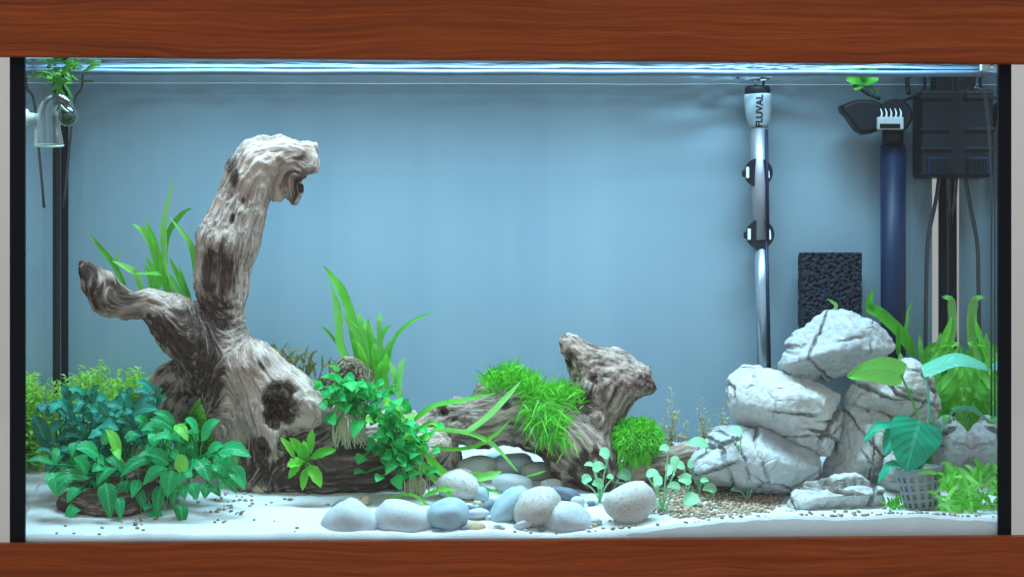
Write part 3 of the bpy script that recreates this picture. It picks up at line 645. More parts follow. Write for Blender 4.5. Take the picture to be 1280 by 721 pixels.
# brown gravel grains
GRAV = bladesmat('brown_gravel', (0.20, 0.115, 0.06), (0.50, 0.38, 0.27), 0.0)
def grains(name, spots, label=None):
    mb = MB(); t = (1+5**.5)/2
    ico = np.array([(-1,t,0),(1,t,0),(-1,-t,0),(1,-t,0),(0,-1,t),(0,1,t),(0,-1,-t),(0,1,-t),(t,0,-1),(t,0,1),(-t,0,-1),(-t,0,1)])/1.9
    IF = [(0,11,5),(0,5,1),(0,1,7),(0,7,10),(0,10,11),(1,5,9),(5,11,4),(11,10,2),(10,7,6),(7,1,8),(3,9,4),(3,4,2),(3,2,6),(3,6,8),(3,8,9),(4,9,5),(2,4,11),(6,2,10),(8,6,7),(9,8,1)]
    for x, y, r in spots:
        V = ico*(1+0.25*RNG.normal(size=(12, 1)))*np.array([r*RNG.uniform(.8, 1.4), r, r*RNG.uniform(.5, .85)])
        a = RNG.uniform(0, 6.28); c, s = math.cos(a), math.sin(a); V = np.stack([V[:, 0]*c-V[:, 1]*s, V[:, 0]*s+V[:, 1]*c, V[:, 2]], 1)
        mb.add(V+np.array([x, y, float(sand_z(x, y))+r*0.35]), IF)
    o = mb.build(name, GRAV, None); return tag(o, kind='stuff')
sp = []
while len(sp) < 1500:
    u, v = RNG.uniform(800, 990), RNG.uniform(596, 652); e = ((u-880)/105)**2+((v-622)/27)**2
    if e > 1+0.3*float(pn([[u*.05, v*.08, 0]])[0]) or (RNG.random() < sst(.5, 1.1, e)*.7): continue
    p = on_sand(u, v); sp.append((p[0], p[1], RNG.uniform(.0014, .0030)))
for cu, cv, su, sv, n in ((285,630,16,9,42),(350,615,30,12,14),(175,652,9,4,10),(300,650,60,10,12),(1010,636,30,5,26),(1085,640,40,6,24),(1160,642,34,5,40),(745,658,16,7,10),(640,660,60,6,12),(110,662,50,6,8),(860,664,100,4,16),(1100,664,90,4,12)):
    for _ in range(n):
        u = RNG.normal(cu, su); v = min(668, max(600, RNG.normal(cv, sv))); p = on_sand(u, v); sp.append((p[0], max(p[1], .009), RNG.uniform(.0011, .0026)))
tag(grains('gravel', sp), 'brown gravel grains spread over the white sand', 'gravel')

# ================================================================== EQUIPMENT
def cyl(u, v0, v1, r, Y, u1=None, sides=28, rows=2):
    u1 = u if u1 is None else u1; t = np.linspace(0, 1, rows)
    return tube(np.array([P(u+(u1-u)*a, v0+(v1-v0)*a, Y) for a in t]), r*M(Y), sides)
# heater
YH = 0.272
ht = thing('heater', P(955, 470, YH), 'slim steel tube heater with a lettered grey head upright at the back glass', 'heater')
V, F = tube(np.array([P(947, v, YH) for v in (108, 112, 122)]), np.array([15, 16, 16.5])*M(YH), 28); MB().add(V, F).build('cap', BLACK, ht)
hp = [(118, 16.8), (121, 17.2), (135, 17), (148, 15), (156, 13), (160, 11.5)]
V, F = tube(np.array([P(947+(v-118)*.04, v, YH) for v, r in hp]), np.array([r for v, r in hp])*M(YH), 32)
hd_ = MB().add(V, F).build('head', plain('pale_grey_plastic', (0.32, 0.40, 0.46), 0.5), ht)
V, F = tube(crom([P(945, 108, YH), P(944, 98, YH), P(946, 78, YH+.01)], 8), 2.6*M(YH), 8); MB().add(V, F).build('cable', GREYP, ht)
V, F = tube(crom([P(953, 109, YH), P(955, 100, YH), P(953, 78, YH+.01)], 8), 1.4*M(YH), 6); MB().add(V, F).build('cable', BLACK, ht)
V, F = cyl(948.5, 159, 300, 11, YH, 951.5); MB().add(V, F).build('upper_tube', CHROME, ht)
V, F = cyl(951.5, 300, 470, 8.8, YH, 955.5); MB().add(V, F).build('lower_tube', plain('smoked_glass_tube', (0.28, 0.33, 0.38), 0.25, metal=0.6), ht)
V, F = cyl(958.2, 162, 300, 2.0, YH-.009, 960.0, 8); MB().add(V, F).build('dark_stripe', NAVY, ht)
V, F = cyl(958.0, 300, 465, 2.2, YH-.007, 962.0, 8); MB().add(V, F).build('dark_stripe', NAVY, ht)
cu = bpy.data.curves.new('lettering', 'FONT'); cu.body = 'FLUVAL'; cu.size = 0.0105; cu.extrude = 0.0; cu.align_x = 'CENTER'; cu.align_y = 'CENTER'; cu.offset = 0.00025; cu.space_character = 0.98
to = bpy.data.objects.new('tmp', cu); COL.objects.link(to); bpy.context.view_layer.update()
tm = bpy.data.meshes.new_from_object(to.evaluated_get(bpy.context.evaluated_depsgraph_get())); bpy.data.objects.remove(to)
tv = np.array([q.co[:] for q in tm.vertices]); tf = [list(p.vertices) for p in tm.polygons]
tc_ = P(947.7, 140, YH); Rh = 16.2*M(YH)
wx = -tv[:, 1]; wz = tv[:, 0]*1.02            # letters run upward
vv_ = 140-wz/M(YH); rr = (np.interp(vv_, [h[0] for h in hp], [h[1] for h in hp])+0.7)*M(YH)
ang = wx/rr
TV = np.stack([tc_[0]+rr*np.sin(ang), tc_[1]-rr*np.cos(ang), tc_[2]+wz], 1)
mobj('lettering', TV, tf, BLACK, hd_, smooth=False)
for v in (216, 293):
    u = 948 if v == 216 else 950
    b = MB(); V, F = tube(np.array([P(u, v, YH-.008), P(u, v, YH+.012)]), 18*M(YH), 32); b.add(V, F)
    br = b.build('bracket', BLACK, ht, False)
    V, F = tube(np.array([P(u, v, YH+.010), P(u, v, YH+.0285)]), np.array([8, 14])*M(YH), 20); MB().add(V, F).build('suction_cup', BLACK, br)
    for du in (-13.5, 12.5):
        a = P(u+du-1.8, v+7, YH-.0095); c = P(u+du+1.8, v-7, YH-.006); MB().box((a[0], a[1], a[2]), (c[0], c[1], c[2])).build('clip', PALE, br, False, .001)
    a = P(u-20, v+5, YH-.008); c = P(u-13, v-3, YH-.002); MB().box(tuple(a), tuple(c)).build('lug', BLACK, br, False, .001)

# internal filter with duckbill outlet
YF = 0.262
fl = thing('internal_filter', P(1116, 560, YF), 'dark blue black internal filter column with a comb shaped outlet at its head', 'filter')
V, F = cyl(1116, 182, 560, 15.8, YF, 1117, 24); MB().add(V, F).build('column', NAVY, fl)
V, F = cyl(1116, 158, 184, 13.5, YF, 1116, 24); MB().add(V, F).build('collar', BLACK, fl)
V, F = tube(np.array([P(1119, 145, YF-.020), P(1119, 145, YF-.016), P(1119, 145, YF+.018), P(1119, 145, YF+.022)]), np.array([19, 21.5, 21.5, 20])*M(YF), 36); MB().add(V, F).build('pump_body', BLACK, fl, False)
lob = [(1048,133),(1056,130),(1066,126),(1078,125),(1092,126),(1101,130),(1103,148),(1098,164),(1086,168),(1077,169),(1068,163),(1061,153),(1056,146),(1050,140)]
b = MB(); n = len(lob); cc = np.mean([P(u, v, YF) for u, v in lob], 0)
for yy, sc in ((-.016, .82), (-.011, .97), (.0, 1.0), (.012, .97), (.016, .85)):
    pass
Vv = []; 
for yy, sc in ((-.016, .82), (-.011, .97), (.0, 1.0), (.012, .97), (.016, .85)):
    for u, v in lob: q = cc+(P(u, v, YF)-cc)*sc; Vv.append((q[0], YF+yy, q[2]))
Ff = [tuple(range(n))]+[tuple(range(5*n-1, 4*n-1, -1))]
for i in range(4):
    for k in range(n): k2 = (k+1) % n; Ff.append((i*n+k2, i*n+k, (i+1)*n+k, (i+1)*n+k2))
MB().add(Vv, Ff).build('flow_deflector', BLACK, fl, False, .001)
b = MB(); a = P(1097, 162, YF-.028); c = P(1128, 147, YF-.0195); b.box(tuple(a), tuple(c)); ot = b.build('outlet', GREYP, fl, False, .001)
b = MB(); a = P(1100, 160.5, YF-.0292); c = P(1125, 155, YF-.0281); b.box(tuple(a), tuple(c)); b.build('slot', SEAL, ot, False)
for k in range(5):
    u = 1101+k*6; V, F = tube(crom([P(u, 149, YF-.024), P(u+1.5, 142, YF-.026), P(u-.5, 136, YF-.021)], 6), np.linspace(1.5, .6, 6)*M(YF), 6); MB().add(V, F).build('tooth', PALE, ot)
for pts, r in (([(1100,124),(1082,116),(1070,104),(1062,92)], 2.2), ([(1128,126),(1150,118),(1156,104),(1150,84)], 2.0), ([(1136,118),(1134,100),(1137,80)], 3.0)):
    V, F = tube(crom([P(u, v, YF+.004*i) for i, (u, v) in enumerate(pts)], 16), r*M(YF), 8); MB().add(V, F).build('cable', BLACK, fl)
# corner box filter
YB = 0.270
bx = thing('filter_box', P(1190, 222, YB), 'black ribbed filter box hanging in the corner of the tank', 'filter')
a = P(1152, 221, YB-.03); c = P(1186, 117, YB+.028); MB().box(tuple(a), tuple(c)).build('casing', BLACK, bx, False, .004)
for v in (120, 160, 184):
    a = P(1151, v+4, YB-.0325); c = P(1188.4, v, YB-.0302); MB().box(tuple(a), tuple(c)).build('rib', BLACK, bx, False, .0008)
a = P(1160, 219, YB-.0335); c = P(1185, 197, YB-.0304); MB().box(tuple(a), tuple(c)).build('intake_panel', NAVY, bx, False, .001)
a = P(1170, 116, YB-.02); c = P(1184, 84, YB+.015); MB().box(tuple(a), tuple(c)).build('bracket', BLACK, bx, False, .002)
for k in range(9):
    a = P(1163+k*2.6, 217, YB-.0352); c = P(1164.2+k*2.6, 199, YB-.0337); MB().box(tuple(a), tuple(c)).build('slat', BLACK, bx, False)
CABLE = plain('black_cable', (0.02, 0.022, 0.026), 0.5)
for i, (pts, r, Y, lb) in enumerate((([(1174,220),(1170,250),(1160,300),(1158,350),(1157,430),(1157,520)], 2.6, .27, 'black cable bowing away below the filter box towards the column'), ([(1183,220),(1186,255),(1197,300),(1199,345),(1192,420),(1192,520)], 2.2, .275, 'black cable running down beside the rear corner seam'),
        ([(1218,110),(1230,118),(1236,160),(1240,230),(1240,300),(1240,360),(1240,520)], 2.0, .060, 'black cable curving down the right side pane'), ([(1205,112),(1216,122),(1238,124),(1247,127)], 1.8, .20, 'short black cable from the filter box to the side glass'),
        ([(99,88),(103,100),(101,112),(94,122),(90,150),(80,260)], 1.7, .25, 'thin black cable behind the glass indicator'))):
    V, F = tube(crom([P(u, v, Y) for u, v in pts], 30), r*M(Y), 8); o = MB().add(V, F).inside().build('cable', CABLE); tag(o, lb, 'cable')
# white clip
a = P(1227, 89, .060); c = P(1236, 80, .070); o = MB().box(tuple(a), tuple(c)).build('clip', PALE, None, False, .001); tag(o, 'small white plastic clip at the top of the side glass', 'clip')

# filter sponge
def mk_sponge():
    Y = .275; lo, hi = P(1003, 440, Y-.014), P(1071, 317, Y+.016); c = (lo+hi)/2; hs = (hi-lo)/2
    r = np.random.default_rng(9); g = 0.0040; cells = [np.arange(lo[i]-g, hi[i]+g, g) for i in range(3)]
    C = np.stack(np.meshgrid(*cells, indexing='ij'), -1).reshape(-1, 3); C = C+r.uniform(-.42, .42, C.shape)*g
    dd = np.abs(C-c)-hs; C = C[(dd.max(1) < .002) & (dd.max(1) > -.005)]; R = r.uniform(.0012, .0021, len(C))
    def f(p):
        q = np.abs(p-c)-hs; d = np.linalg.norm(np.maximum(q, 0), axis=1)+np.minimum(q.max(1), 0)-.001
        near = np.where(np.abs(d) < .008)[0]
        for i in range(0, len(near), 4000):
            k = near[i:i+4000]; pp = p[k]; cl = C[(np.abs(C-pp.mean(0)) < (np.ptp(pp, axis=0)/2+.012)).all(1)]
            if len(cl) == 0: continue
            ix = (np.abs(C-pp.mean(0)) < (np.ptp(pp, axis=0)/2+.012)).all(1)
            e = (np.linalg.norm(pp[:, None]-C[ix][None], axis=2)-R[ix][None]).min(1); d[k] = np.maximum(d[k], -e)
        return d
    V, F = nets(f, lo-.004, hi+.004, .0010); return V, F
V, F = mk_sponge(); mobj2('filter_sponge', V, F, plain('black_foam', (0.014, 0.017, 0.030), 0.7, spec=.15), 'black porous filter sponge block standing at the back glass', 'sponge')

# glass drop indicator on the left pane
YD = 0.07
dc = thing('drop_checker', P(60, 182, YD), 'small curled glass indicator with green liquid stuck to the side glass', 'indicator')
pth = [(61,181,18.5),(60,170,17.5),(59,155,15.5),(59,142,13),(62,131,10.5),(70,125,9),(79,127,8.2),(85,133,7.5),(88,137,6.5)]
pp = crom([P(u, v, YD) for u, v, r in pth], 30); rr = np.interp(np.linspace(0, len(pth)-1, 30), range(len(pth)), [r for *_, r in pth])*M(YD)
DG = glassy('indicator_glass', (0.93, 0.98, 0.98), 0.04, 2.6)
V, F = tube(pp, rr, 28, False); MB().add(V, F).build('bell_tube', DG, dc)
V, F = tube(pp[:24], rr[:24]*.86, 28, False); MB().add(V, F).build('inner_wall', DG, dc)
def ball(c, r, m=24, k=14, zmax=1.0):
    V = []; F = []
    for i in range(k+1):
        ph = math.pi*i/k; z = -math.cos(ph)
        for j in range(m):
            t = 2*math.pi*j/m; V.append((c[0]+r*math.sin(ph)*math.cos(t), c[1]+r*math.sin(ph)*math.sin(t), c[2]+r*min(z, zmax)))
    for i in range(k):
        for j in range(m): j2 = (j+1) % m; F.append((i*m+j, i*m+j2, (i+1)*m+j2, (i+1)*m+j))
    return V, F
bc = P(84, 145, YD); V, F = ball(bc, 13.3*M(YD)); MB().add(V, F).build('bulb', DG, dc)
V, F = ball(bc, 12.7*M(YD), zmax=0.10); MB().add(V, F).build('liquid', plain('green_liquid', (0.004, 0.055, 0.008), 0.4, spec=.1), dc)
V, F = tube(np.array([P(47+30*math.cos(t)*.0+18.3*math.cos(t)+14, 182+1.5*math.sin(t), YD-.012*math.sin(t)) for t in np.linspace(0, 6.283, 30)]), 1.2*M(YD), 6); MB().add(V, F).build('rim', plain('rim_glass', (0.55, 0.8, 0.7), 0.2), dc)
V, F = tube(np.array([P(31, 148, YD), P(35, 148, YD), P(37, 148, YD), P(46, 148, YD)]), np.array([13, 11, 7, 6])*M(YD), 18); MB().add(V, F).build('suction_cup', plain('milky_rubber', (0.62, 0.72, 0.70), 0.4), dc)

# ================================================================== PLANTS
L_ANU = leafmat('broad_leaf', (0.004, 0.20, 0.055), (0.022, 0.50, 0.16), (0.10, 0.58, 0.24))
L_ANUB = leafmat('fresh_leaf', (0.12, 0.58, 0.05), (0.28, 0.78, 0.11), (0.4, 0.8, 0.25), trans=0.4)
L_BUCE = leafmat('dark_blue_leaf', (0.003, 0.12, 0.078), (0.02, 0.34, 0.22), (0.10, 0.42, 0.34), rough=0.3, trans=0.12)
L_NANA = leafmat('round_leaf', (0.004, 0.26, 0.05), (0.03, 0.62, 0.13), (0.10, 0.58, 0.20))
L_FERN = leafmat('strap_leaf', (0.07, 0.48, 0.025), (0.24, 0.78, 0.07), (0.14, 0.55, 0.05), trans=0.42, veins=14)
L_FERNB = leafmat('bright_strap_leaf', (0.20, 0.70, 0.09), (0.42, 0.90, 0.28), (0.3, 0.78, 0.16), trans=0.45, veins=14)
L_SEED = leafmat('seedling_leaf', (0.24, 0.66, 0.34), (0.42, 0.80, 0.50), (0.5, 0.82, 0.55), trans=0.35)
L_POT = leafmat('heart_leaf', (0.004, 0.27, 0.15), (0.012, 0.38, 0.22), (0.10, 0.56, 0.36), trans=0.2, veins=6, ribw=.08)
L_POTL = leafmat('light_heart_leaf', (0.20, 0.60, 0.10), (0.28, 0.70, 0.14), (0.12, 0.44, 0.08), trans=0.45, veins=8, ribw=.07)
L_POTB = leafmat('bluish_heart_leaf', (0.10, 0.44, 0.30), (0.16, 0.52, 0.36), (0.2, 0.6, 0.42), trans=0.25, veins=8, ribw=.06)
L_FLOAT = leafmat('floating_leaf', (0.02, 0.16, 0.012), (0.09, 0.34, 0.03), (0.1, 0.3, 0.05), trans=0.2)
L_BROWN = leafmat('brown_leaf', (0.26, 0.17, 0.09), (0.42, 0.46, 0.18), (0.45, 0.36, 0.2))
ROOT = plain('pale_roots', (0.42, 0.44, 0.24), 0.7)

# broad leaved plant, left
pa = thing('broad_leaf_plant', P(150, 615, .085), 'bushy plant with large glossy pointed green leaves on the dark wood lump', 'plant')
crA = [P(120, 600, .085), P(160, 598, .085), P(205, 588, .085), P(245, 585, .09)]
LA = [(252,551,275,525,17),(247,541,231,524,15),(271,564,314,571,18),(246,575,262,602,19),(268,577,287,598,19),(288,583,306,612,17),(216,588,209,621,21),(202,606,195,646,14),(222,610,215,632,13),(227,602,231,625,12),
      (224,630,229,656,16),(238,604,246,625,15),(260,604,256,623,14),(226,551,187,549,11),(218,538,187,524,13),(219,529,192,516,10),(206,535,176,538,11),(226,564,241,557,11),(189,574,150,596,19),(211,580,179,569,18),(209,585,179,606,18),
      (196,571,172,570,10),(201,640,187,658,14),(193,632,180,638,9),(111,598,65,601,16),(123,570,94,560,20),(109,593,92,572,17),(144,582,121,606,20),(132,603,138,648,20),(148,620,151,649,12),(119,612,97,633,13),(105,630,81,649,14),(66,590,71,620,20),(68,580,33,576,8),
      (160,600,150,630,13),(175,600,165,622,12),(170,610,182,640,11),(240,590,225,600,12),(280,600,296,617,12),(100,610,84,628,14),(90,596,72,612,14)]
for i, (a, b, c, d, wp) in enumerate(LA):
    Y = .060+random.uniform(-.012, .012); cr = min(crA, key=lambda q: abs(PX(q)[0]-a)); leaf(pa, (a, b), (c, d), wp, Y, L_ANU, 'oval', Y-.012, stalk=cr+RNG.normal(0, .004, 3))
for a, b, c, d, wp in ((219,531,235,551,13),(229,592,222,567,15),(150,571,132,536,15),(140,560,150,575,10)): leaf(pa, (a, b), (c, d), wp, .050, L_ANUB, 'oval', stalk=crA[2] if a > 180 else crA[1])
for k in range(95):
    a = random.uniform(70, 290); b = 560+random.uniform(-10, 50)-(20 if 150 < a < 240 else 0); L = random.uniform(16, 28); t = random.uniform(-2.6, -0.4) if random.random() < .5 else random.uniform(.4, 2.7)
    Y = random.uniform(.070, .112); leaf(pa, (a, b), (a+L*math.cos(t), b+L*math.sin(t)*.8), random.uniform(9, 15), Y, L_ANU, 'oval', stalk=min(crA, key=lambda q: abs(PX(q)[0]-a)))
V, F = tube(crom(crA, 20), .0028, 8); MB().add(V, F).build('stem', plain('green_stem', (0.08, 0.13, 0.04), 0.6), pa)
b = MB()
for k in range(26):
    u = random.uniform(165, 215); V, F = tube(crom([P(u, 600, .07), P(u+random.uniform(-6, 6), 618, .066), P(u+random.uniform(-10, 10), 630+random.uniform(0, 12), .066)], 6), .0005, 4); b.add(V, F)
tag(b.build('roots', ROOT, pa), kind='stuff')

# dark wavy leaved plant
pb_ = thing('dark_leaf_plant', P(120, 600, .12), 'dense plant with small dark blue green wavy leaves beside the root leg', 'plant')
crB = [P(75, 575, .115), P(110, 565, .12), P(150, 565, .125), P(190, 560, .125)]
for a, b, c, d, wp in ((61,568,41,519,18),(92,522,70,500,16),(75,512,60,505,10),(100,500,118,490,9),(85,520,60,512,8),(155,506,152,484,9),(157,505,166,484,10),(165,510,195,497,9),(163,520,198,512,11),(158,512,130,508,9),(150,520,118,528,9),(108,510,112,490,12),(100,545,72,550,14),(95,560,72,548,12),(170,540,190,560,14),(140,540,110,548,12)):
    leaf(pb_, (a, b), (c, d), wp, .095+random.uniform(-.01, .015), L_BUCE, 'lance', stalk=min(crB, key=lambda q: abs(PX(q)[0]-a)), wave=.10, wf=4)
for k in range(150):
    a = random.uniform(62, 200); b = random.uniform(492, 585); 
    if b < 500+abs(a-150)*.10-12: continue
    t = random.uniform(0, 6.283); L = random.uniform(17, 32); Y = random.uniform(.085, .13)
    leaf(pb_, (a, b), (a+L*math.cos(t), b+L*math.sin(t)*.75-3), random.uniform(7, 11.5), Y, L_BUCE, 'lance', stalk=min(crB, key=lambda q: abs(PX(q)[0]-a)) if k % 2 else None, wave=.12, wf=4, rows=7, srad=.6)

# background stem plants, one mass
BG1 = bladesmat('moss_green', (0.30, 0.70, 0.06), (0.60, 0.92, 0.22), .45)
def sprig(mb, root, top, n, ll, spread, wv=.35, sides=3):
    c = crom([root, (root+top)/2+RNG.normal(0, .004, 3), top], 8); V, F = tube(c, .0005, sides, False); mb.add(V, F)
    for i in range(n):
        t = (i+1)/n; p = c[min(7, int(t*7))]+(c[min(7, int(t*7)+1)]-c[min(7, int(t*7))])*(t*7-int(t*7)); a = RNG.uniform(0, 6.283)
        d = np.array([math.cos(a), math.sin(a), RNG.uniform(.1, .9)]); L = ll*RNG.uniform(.6, 1.2)*(1-.45*t); s = np.array([-math.sin(a), math.cos(a), 0])*L*wv/2
        q = p+d*L*.5; mb.add([p, q-s+(0, 0, L*.05), p+d*L-np.array([0, 0, L*.18]), q+s+(0, 0, L*.05)], [(0, 1, 2, 3)])
b = MB()
for k in range(420):
    u = random.uniform(28, 275); Y = random.uniform(.19, .29); top = 470-14*math.sin((u-30)/55.0)-12*float(pn([[u*.03, Y*20, 1]])[0])+random.uniform(0, 60)
    if u < 100: top += 8
    x = P(u, 500, Y)[0]
    if x < XL+.009: continue
    r0 = np.array([x, Y, float(sand_z(x, Y))]); tp = P(u+random.uniform(-9, 9), top, Y); tp[0] = max(tp[0], XL+.008); sprig(b, r0, tp, 34, .016, 1, .45)
tag(b.inside().build('background_plants', BG1), 'light green fine leaved stem plants massed behind the root', 'plant', kind='stuff')

# round leaved plant, centre
pn_ = thing('round_leaf_plant', P(470, 560, .125), 'cascading plant with small round glossy green leaves clinging to the dark wood', 'plant')
path = crom([P(425, 490, .125), P(450, 505, .12), P(480, 530, .112), P(500, 560, .106), P(505, 585, .104)], 12)
for a, b, c, d, wp in ((432,480,401,471,9),(423,530,404,525,16),(452,524,442,547,16),(483,553,462,546,10),(500,574,482,593,14),(513,574,527,581,13),(505,555,514,570,14),(470,500,448,480,13),(500,520,478,510,15),(508,515,512,500,14),(470,485,480,480,13),(492,540,473,528,16),(520,548,506,540,15),(452,500,436,494,13),(436,513,420,508,15),(455,570,447,580,13),(480,562,468,570,15),(493,595,500,612,14),(478,595,470,602,11),(530,560,520,550,14)):
    leaf(pn_, (a, b), (c, d), wp, .095+random.uniform(-.008, .008), L_NANA, 'oval', stalk=min(path, key=lambda q: np.hypot(PX(q)[0]-a, PX(q)[1]-b)), rows=8)
for k in range(165):
    q = path[random.randrange(12)]; u, v = PX(q); a = u+random.gauss(2, 17); b = v+random.gauss(-4, 14); t = random.uniform(0, 6.283); L = random.uniform(10, 18)
    leaf(pn_, (a, b), (a+L*math.cos(t), b+L*math.sin(t)*.8), random.uniform(10, 15), random.uniform(.088, .118), L_NANA if random.random() < .9 else L_ANUB, 'oval', stalk=q, rows=7)
V, F = tube(path, .002, 8); MB().add(V, F).build('stem', plain('root_stem', (0.10, 0.12, 0.05), 0.6), pn_)
b = MB()
for k in range(46):
    u = random.uniform(420, 455); V, F = tube(crom([P(u, 500, .105), P(u+random.uniform(-8, 8), 530, .10), P(u+random.uniform(-10, 16), 550+random.uniform(0, 12), .103)], 6), .0006, 4); b.add(V, F)
for k in range(16):
    u = random.uniform(500, 545); V, F = tube(crom([P(u, 570, .10), P(u+random.uniform(-4, 4), 600, .098), P(u+random.uniform(-4, 4), 615+random.uniform(0, 18), .098)], 6), .0005, 4); b.add(V, F)
tag(b.build('roots', ROOT, pn_), kind='stuff')

# little wavy plant on the dark wood
ps = thing('small_leaf_plant', P(383, 590, .095), 'small rosette of wavy bright green leaves on the dark wood foot', 'plant')
for a, b, c, d, wp in ((387,568,391,536,9),(388,573,421,562,11),(379,569,362,547,10),(369,573,350,546,8),(379,577,359,583,13),(386,580,401,609,14),(383,584,378,613,9),(375,580,361,598,9),(381,573,372,555,11),(384,570,380,550,8)):
    leaf(ps, (a, b), (c, d), wp, .088, L_FERN, 'lance', Yt=.078, wave=.09, wf=3, stalk=P(383, 578, .097), bow=.08)

# brown fine plant behind the root
pf = thing('brown_leaf_plant', P(372, 470, .185), 'tangled brownish plant with thin leaves growing behind the root flank', 'plant')
for k in range(120):
    a = random.uniform(338, 425); b = 440+(a-340)*.35+random.uniform(-4, 30); t = random.uniform(-2.8, -.3); L = random.uniform(10, 22)
    leaf(pf, (a, b), (a+L*math.cos(t), b+L*math.sin(t)), random.uniform(2.5, 5), random.uniform(.165, .19), L_BROWN, 'lance', rows=6, stalk=P(a+random.uniform(-6, 6), b+16, .18) if k % 2 else None, srad=.6, wave=.06)
b = MB()
for k in range(110):
    t = random.uniform(0, 6.28); r0 = random.uniform(8, 26); V, F = tube(crom([P(436+r0*math.cos(t), 468+r0*.7*math.sin(t), .148), P(436+r0*math.cos(t+.5), 466+r0*.8*math.sin(t+.5), .14), P(436+(r0+4)*math.cos(t+1), 470+r0*.8*math.sin(t+1), .15)], 6), .0006, 3); b.add(V, F)
tag(b.build('roots', plain('brown_roots', (0.30, 0.24, 0.15), 0.8), pf), kind='stuff')

# strap ferns
f1 = thing('strap_fern', P(205, 372, .175), 'fern with upright strap leaves rising behind the left limb of the root', 'fern')
for pts, wp, bright in (([(198,366),(205,320),(205,280),(217,222)],9,1),([(200,360),(196,322),(185,295),(166,280)],12,1),([(203,350),(194,305),(180,273)],7,0),([(205,362),(208,300),(225,270),(241,259)],7,0),([(247,366),(243,325),(235,300),(212,272)],8,1),([(162,374),(145,335),(130,315),(110,290)],7,0),
        ([(180,374),(172,345),(160,335),(140,326)],9,1),([(232,378),(215,350),(200,342),(165,342)],6,1),([(238,380),(222,345),(212,322)],7,0),([(213,378),(205,345),(200,318)],10,0),([(190,372),(187,345),(180,328)],6,0),([(152,350),(145,328),(151,314)],4,0),([(220,376),(208,345),(206,320)],9,1),([(240,378),(228,345),(224,330)],4,0),([(196,368),(192,340),(182,318)],6,0)):
    strap(f1, pts, wp, .175, L_FERNB if bright else L_FERN, dY=-.02)
f2 = thing('strap_fern', P(470, 500, .170), 'tuft of strap leaves standing up behind the round leaved plant', 'fern')
for pts, wp, bright in (([(452,470),(440,400),(425,360),(404,332)],12,0),([(442,470),(425,430),(422,390),(412,350)],12,1),([(462,475),(450,430),(428,392)],8,1),([(507,505),(480,440),(455,415),(432,396)],6,1),([(484,470),(490,430),(510,405),(546,387)],5,0),([(479,480),(482,440),(497,418)],6,0),([(498,500),(500,465),(506,446)],9,1),([(477,470),(474,410),(476,389)],7,1),
        ([(457,465),(452,410),(449,388)],7,1),([(464,470),(458,420),(456,398)],8,1),([(472,480),(465,430),(460,398)],10,0),([(477,490),(470,450),(466,428)],10,0),([(428,440),(412,417),(400,407)],4,0),([(472,440),(480,414),(489,406)],5,0),([(484,492),(480,460),(483,440)],9,0),([(462,490),(455,450),(446,425)],10,0),([(490,495),(494,470),(486,450)],7,1),([(468,500),(474,465),(478,450)],9,0),([(448,480),(446,440),(436,410)],9,0)):
    strap(f2, pts, wp, .170, L_FERNB if bright else L_FERN, dY=-.02)
f3 = thing('trailing_plant', P(525, 560, .115), 'long pale green ribbon leaves trailing sideways over the low driftwood', 'plant')
for pts, wp, bright in (([(513,530),(540,508),(580,500),(622,491)],7,0),([(578,543),(605,525),(630,500),(652,475)],9,1),([(533,537),(580,540),(615,555),(649,591)],7,1),([(534,558),(580,561),(612,548),(642,521)],6,0),([(530,563),(552,590),(590,607),(627,616)],12,0),([(575,594),(605,596),(628,589)],13,1),([(523,535),(540,528),(549,534)],6,0),([(658,595),(670,592),(683,588)],3,0),
        ([(530,620),(550,612),(572,612)],6,0),([(560,600),(562,622),(578,628)],5,0),([(525,575),(545,600),(575,610)],8,1),([(480,624),(515,618),(545,640),(585,662)],4,0)):
    strap(f3, pts, wp, .098 if pts[0][1] < 600 else .085, L_FERNB if bright else L_FERN, dY=-.008, nv=np.array([random.uniform(-.2, .2), -.8, .6]))
f4 = thing('strap_fern', P(1180, 560, .225), 'large fern with broad strap leaves filling the corner behind the net pot', 'fern')
for pts, wp, bright in (([(1146,448),(1125,415),(1100,392),(1087,383),(1091,361)],15,0),([(1123,445),(1123,404)],6,0),([(1136,445),(1132,415),(1136,394)],5,0),([(1155,460),(1178,430),(1191,392)],10,0),([(1178,470),(1188,425),(1190,392),(1187,374),(1177,371)],12,1),([(1150,462),(1163,434),(1195,429)],8,0),([(1165,462),(1182,436),(1200,428)],10,1),([(1160,470),(1172,440),(1176,415)],10,1),([(1190,480),(1194,450),(1186,430)],11,0),([(1152,450),(1149,418)],6,1),([(1135,440),(1133,400),(1141,374)],4,1),([(1040,392),(1045,382),(1034,373)],5,1)):
    strap(f4, pts, wp, .225, L_FERNB if bright else L_FERN, dY=-.015, wave=.10)
for k in range(165):
    a = random.uniform(1140, 1204); b = random.uniform(465, 590); t = random.uniform(-2.7, -.4); L = random.uniform(22, 52); mid = (a+L*.5*math.cos(t)+random.uniform(-5, 5), b+L*.5*math.sin(t)); tip = (a+L*math.cos(t*.9), b+L*math.sin(t))
    tip = (min(tip[0], 1240), max(tip[1], 425)); strap(f4, [(a, b), mid, tip], random.uniform(6, 12), random.uniform(.195, .27), L_FERN if random.random() < .45 else L_FERNB, dY=random.uniform(-.03, .02), rows=9, wave=.1)
f5 = thing('grassy_plant', P(1205, 640, .07), 'low bushy clump of narrow bright green leaves on the sand beside the net pot', 'plant')
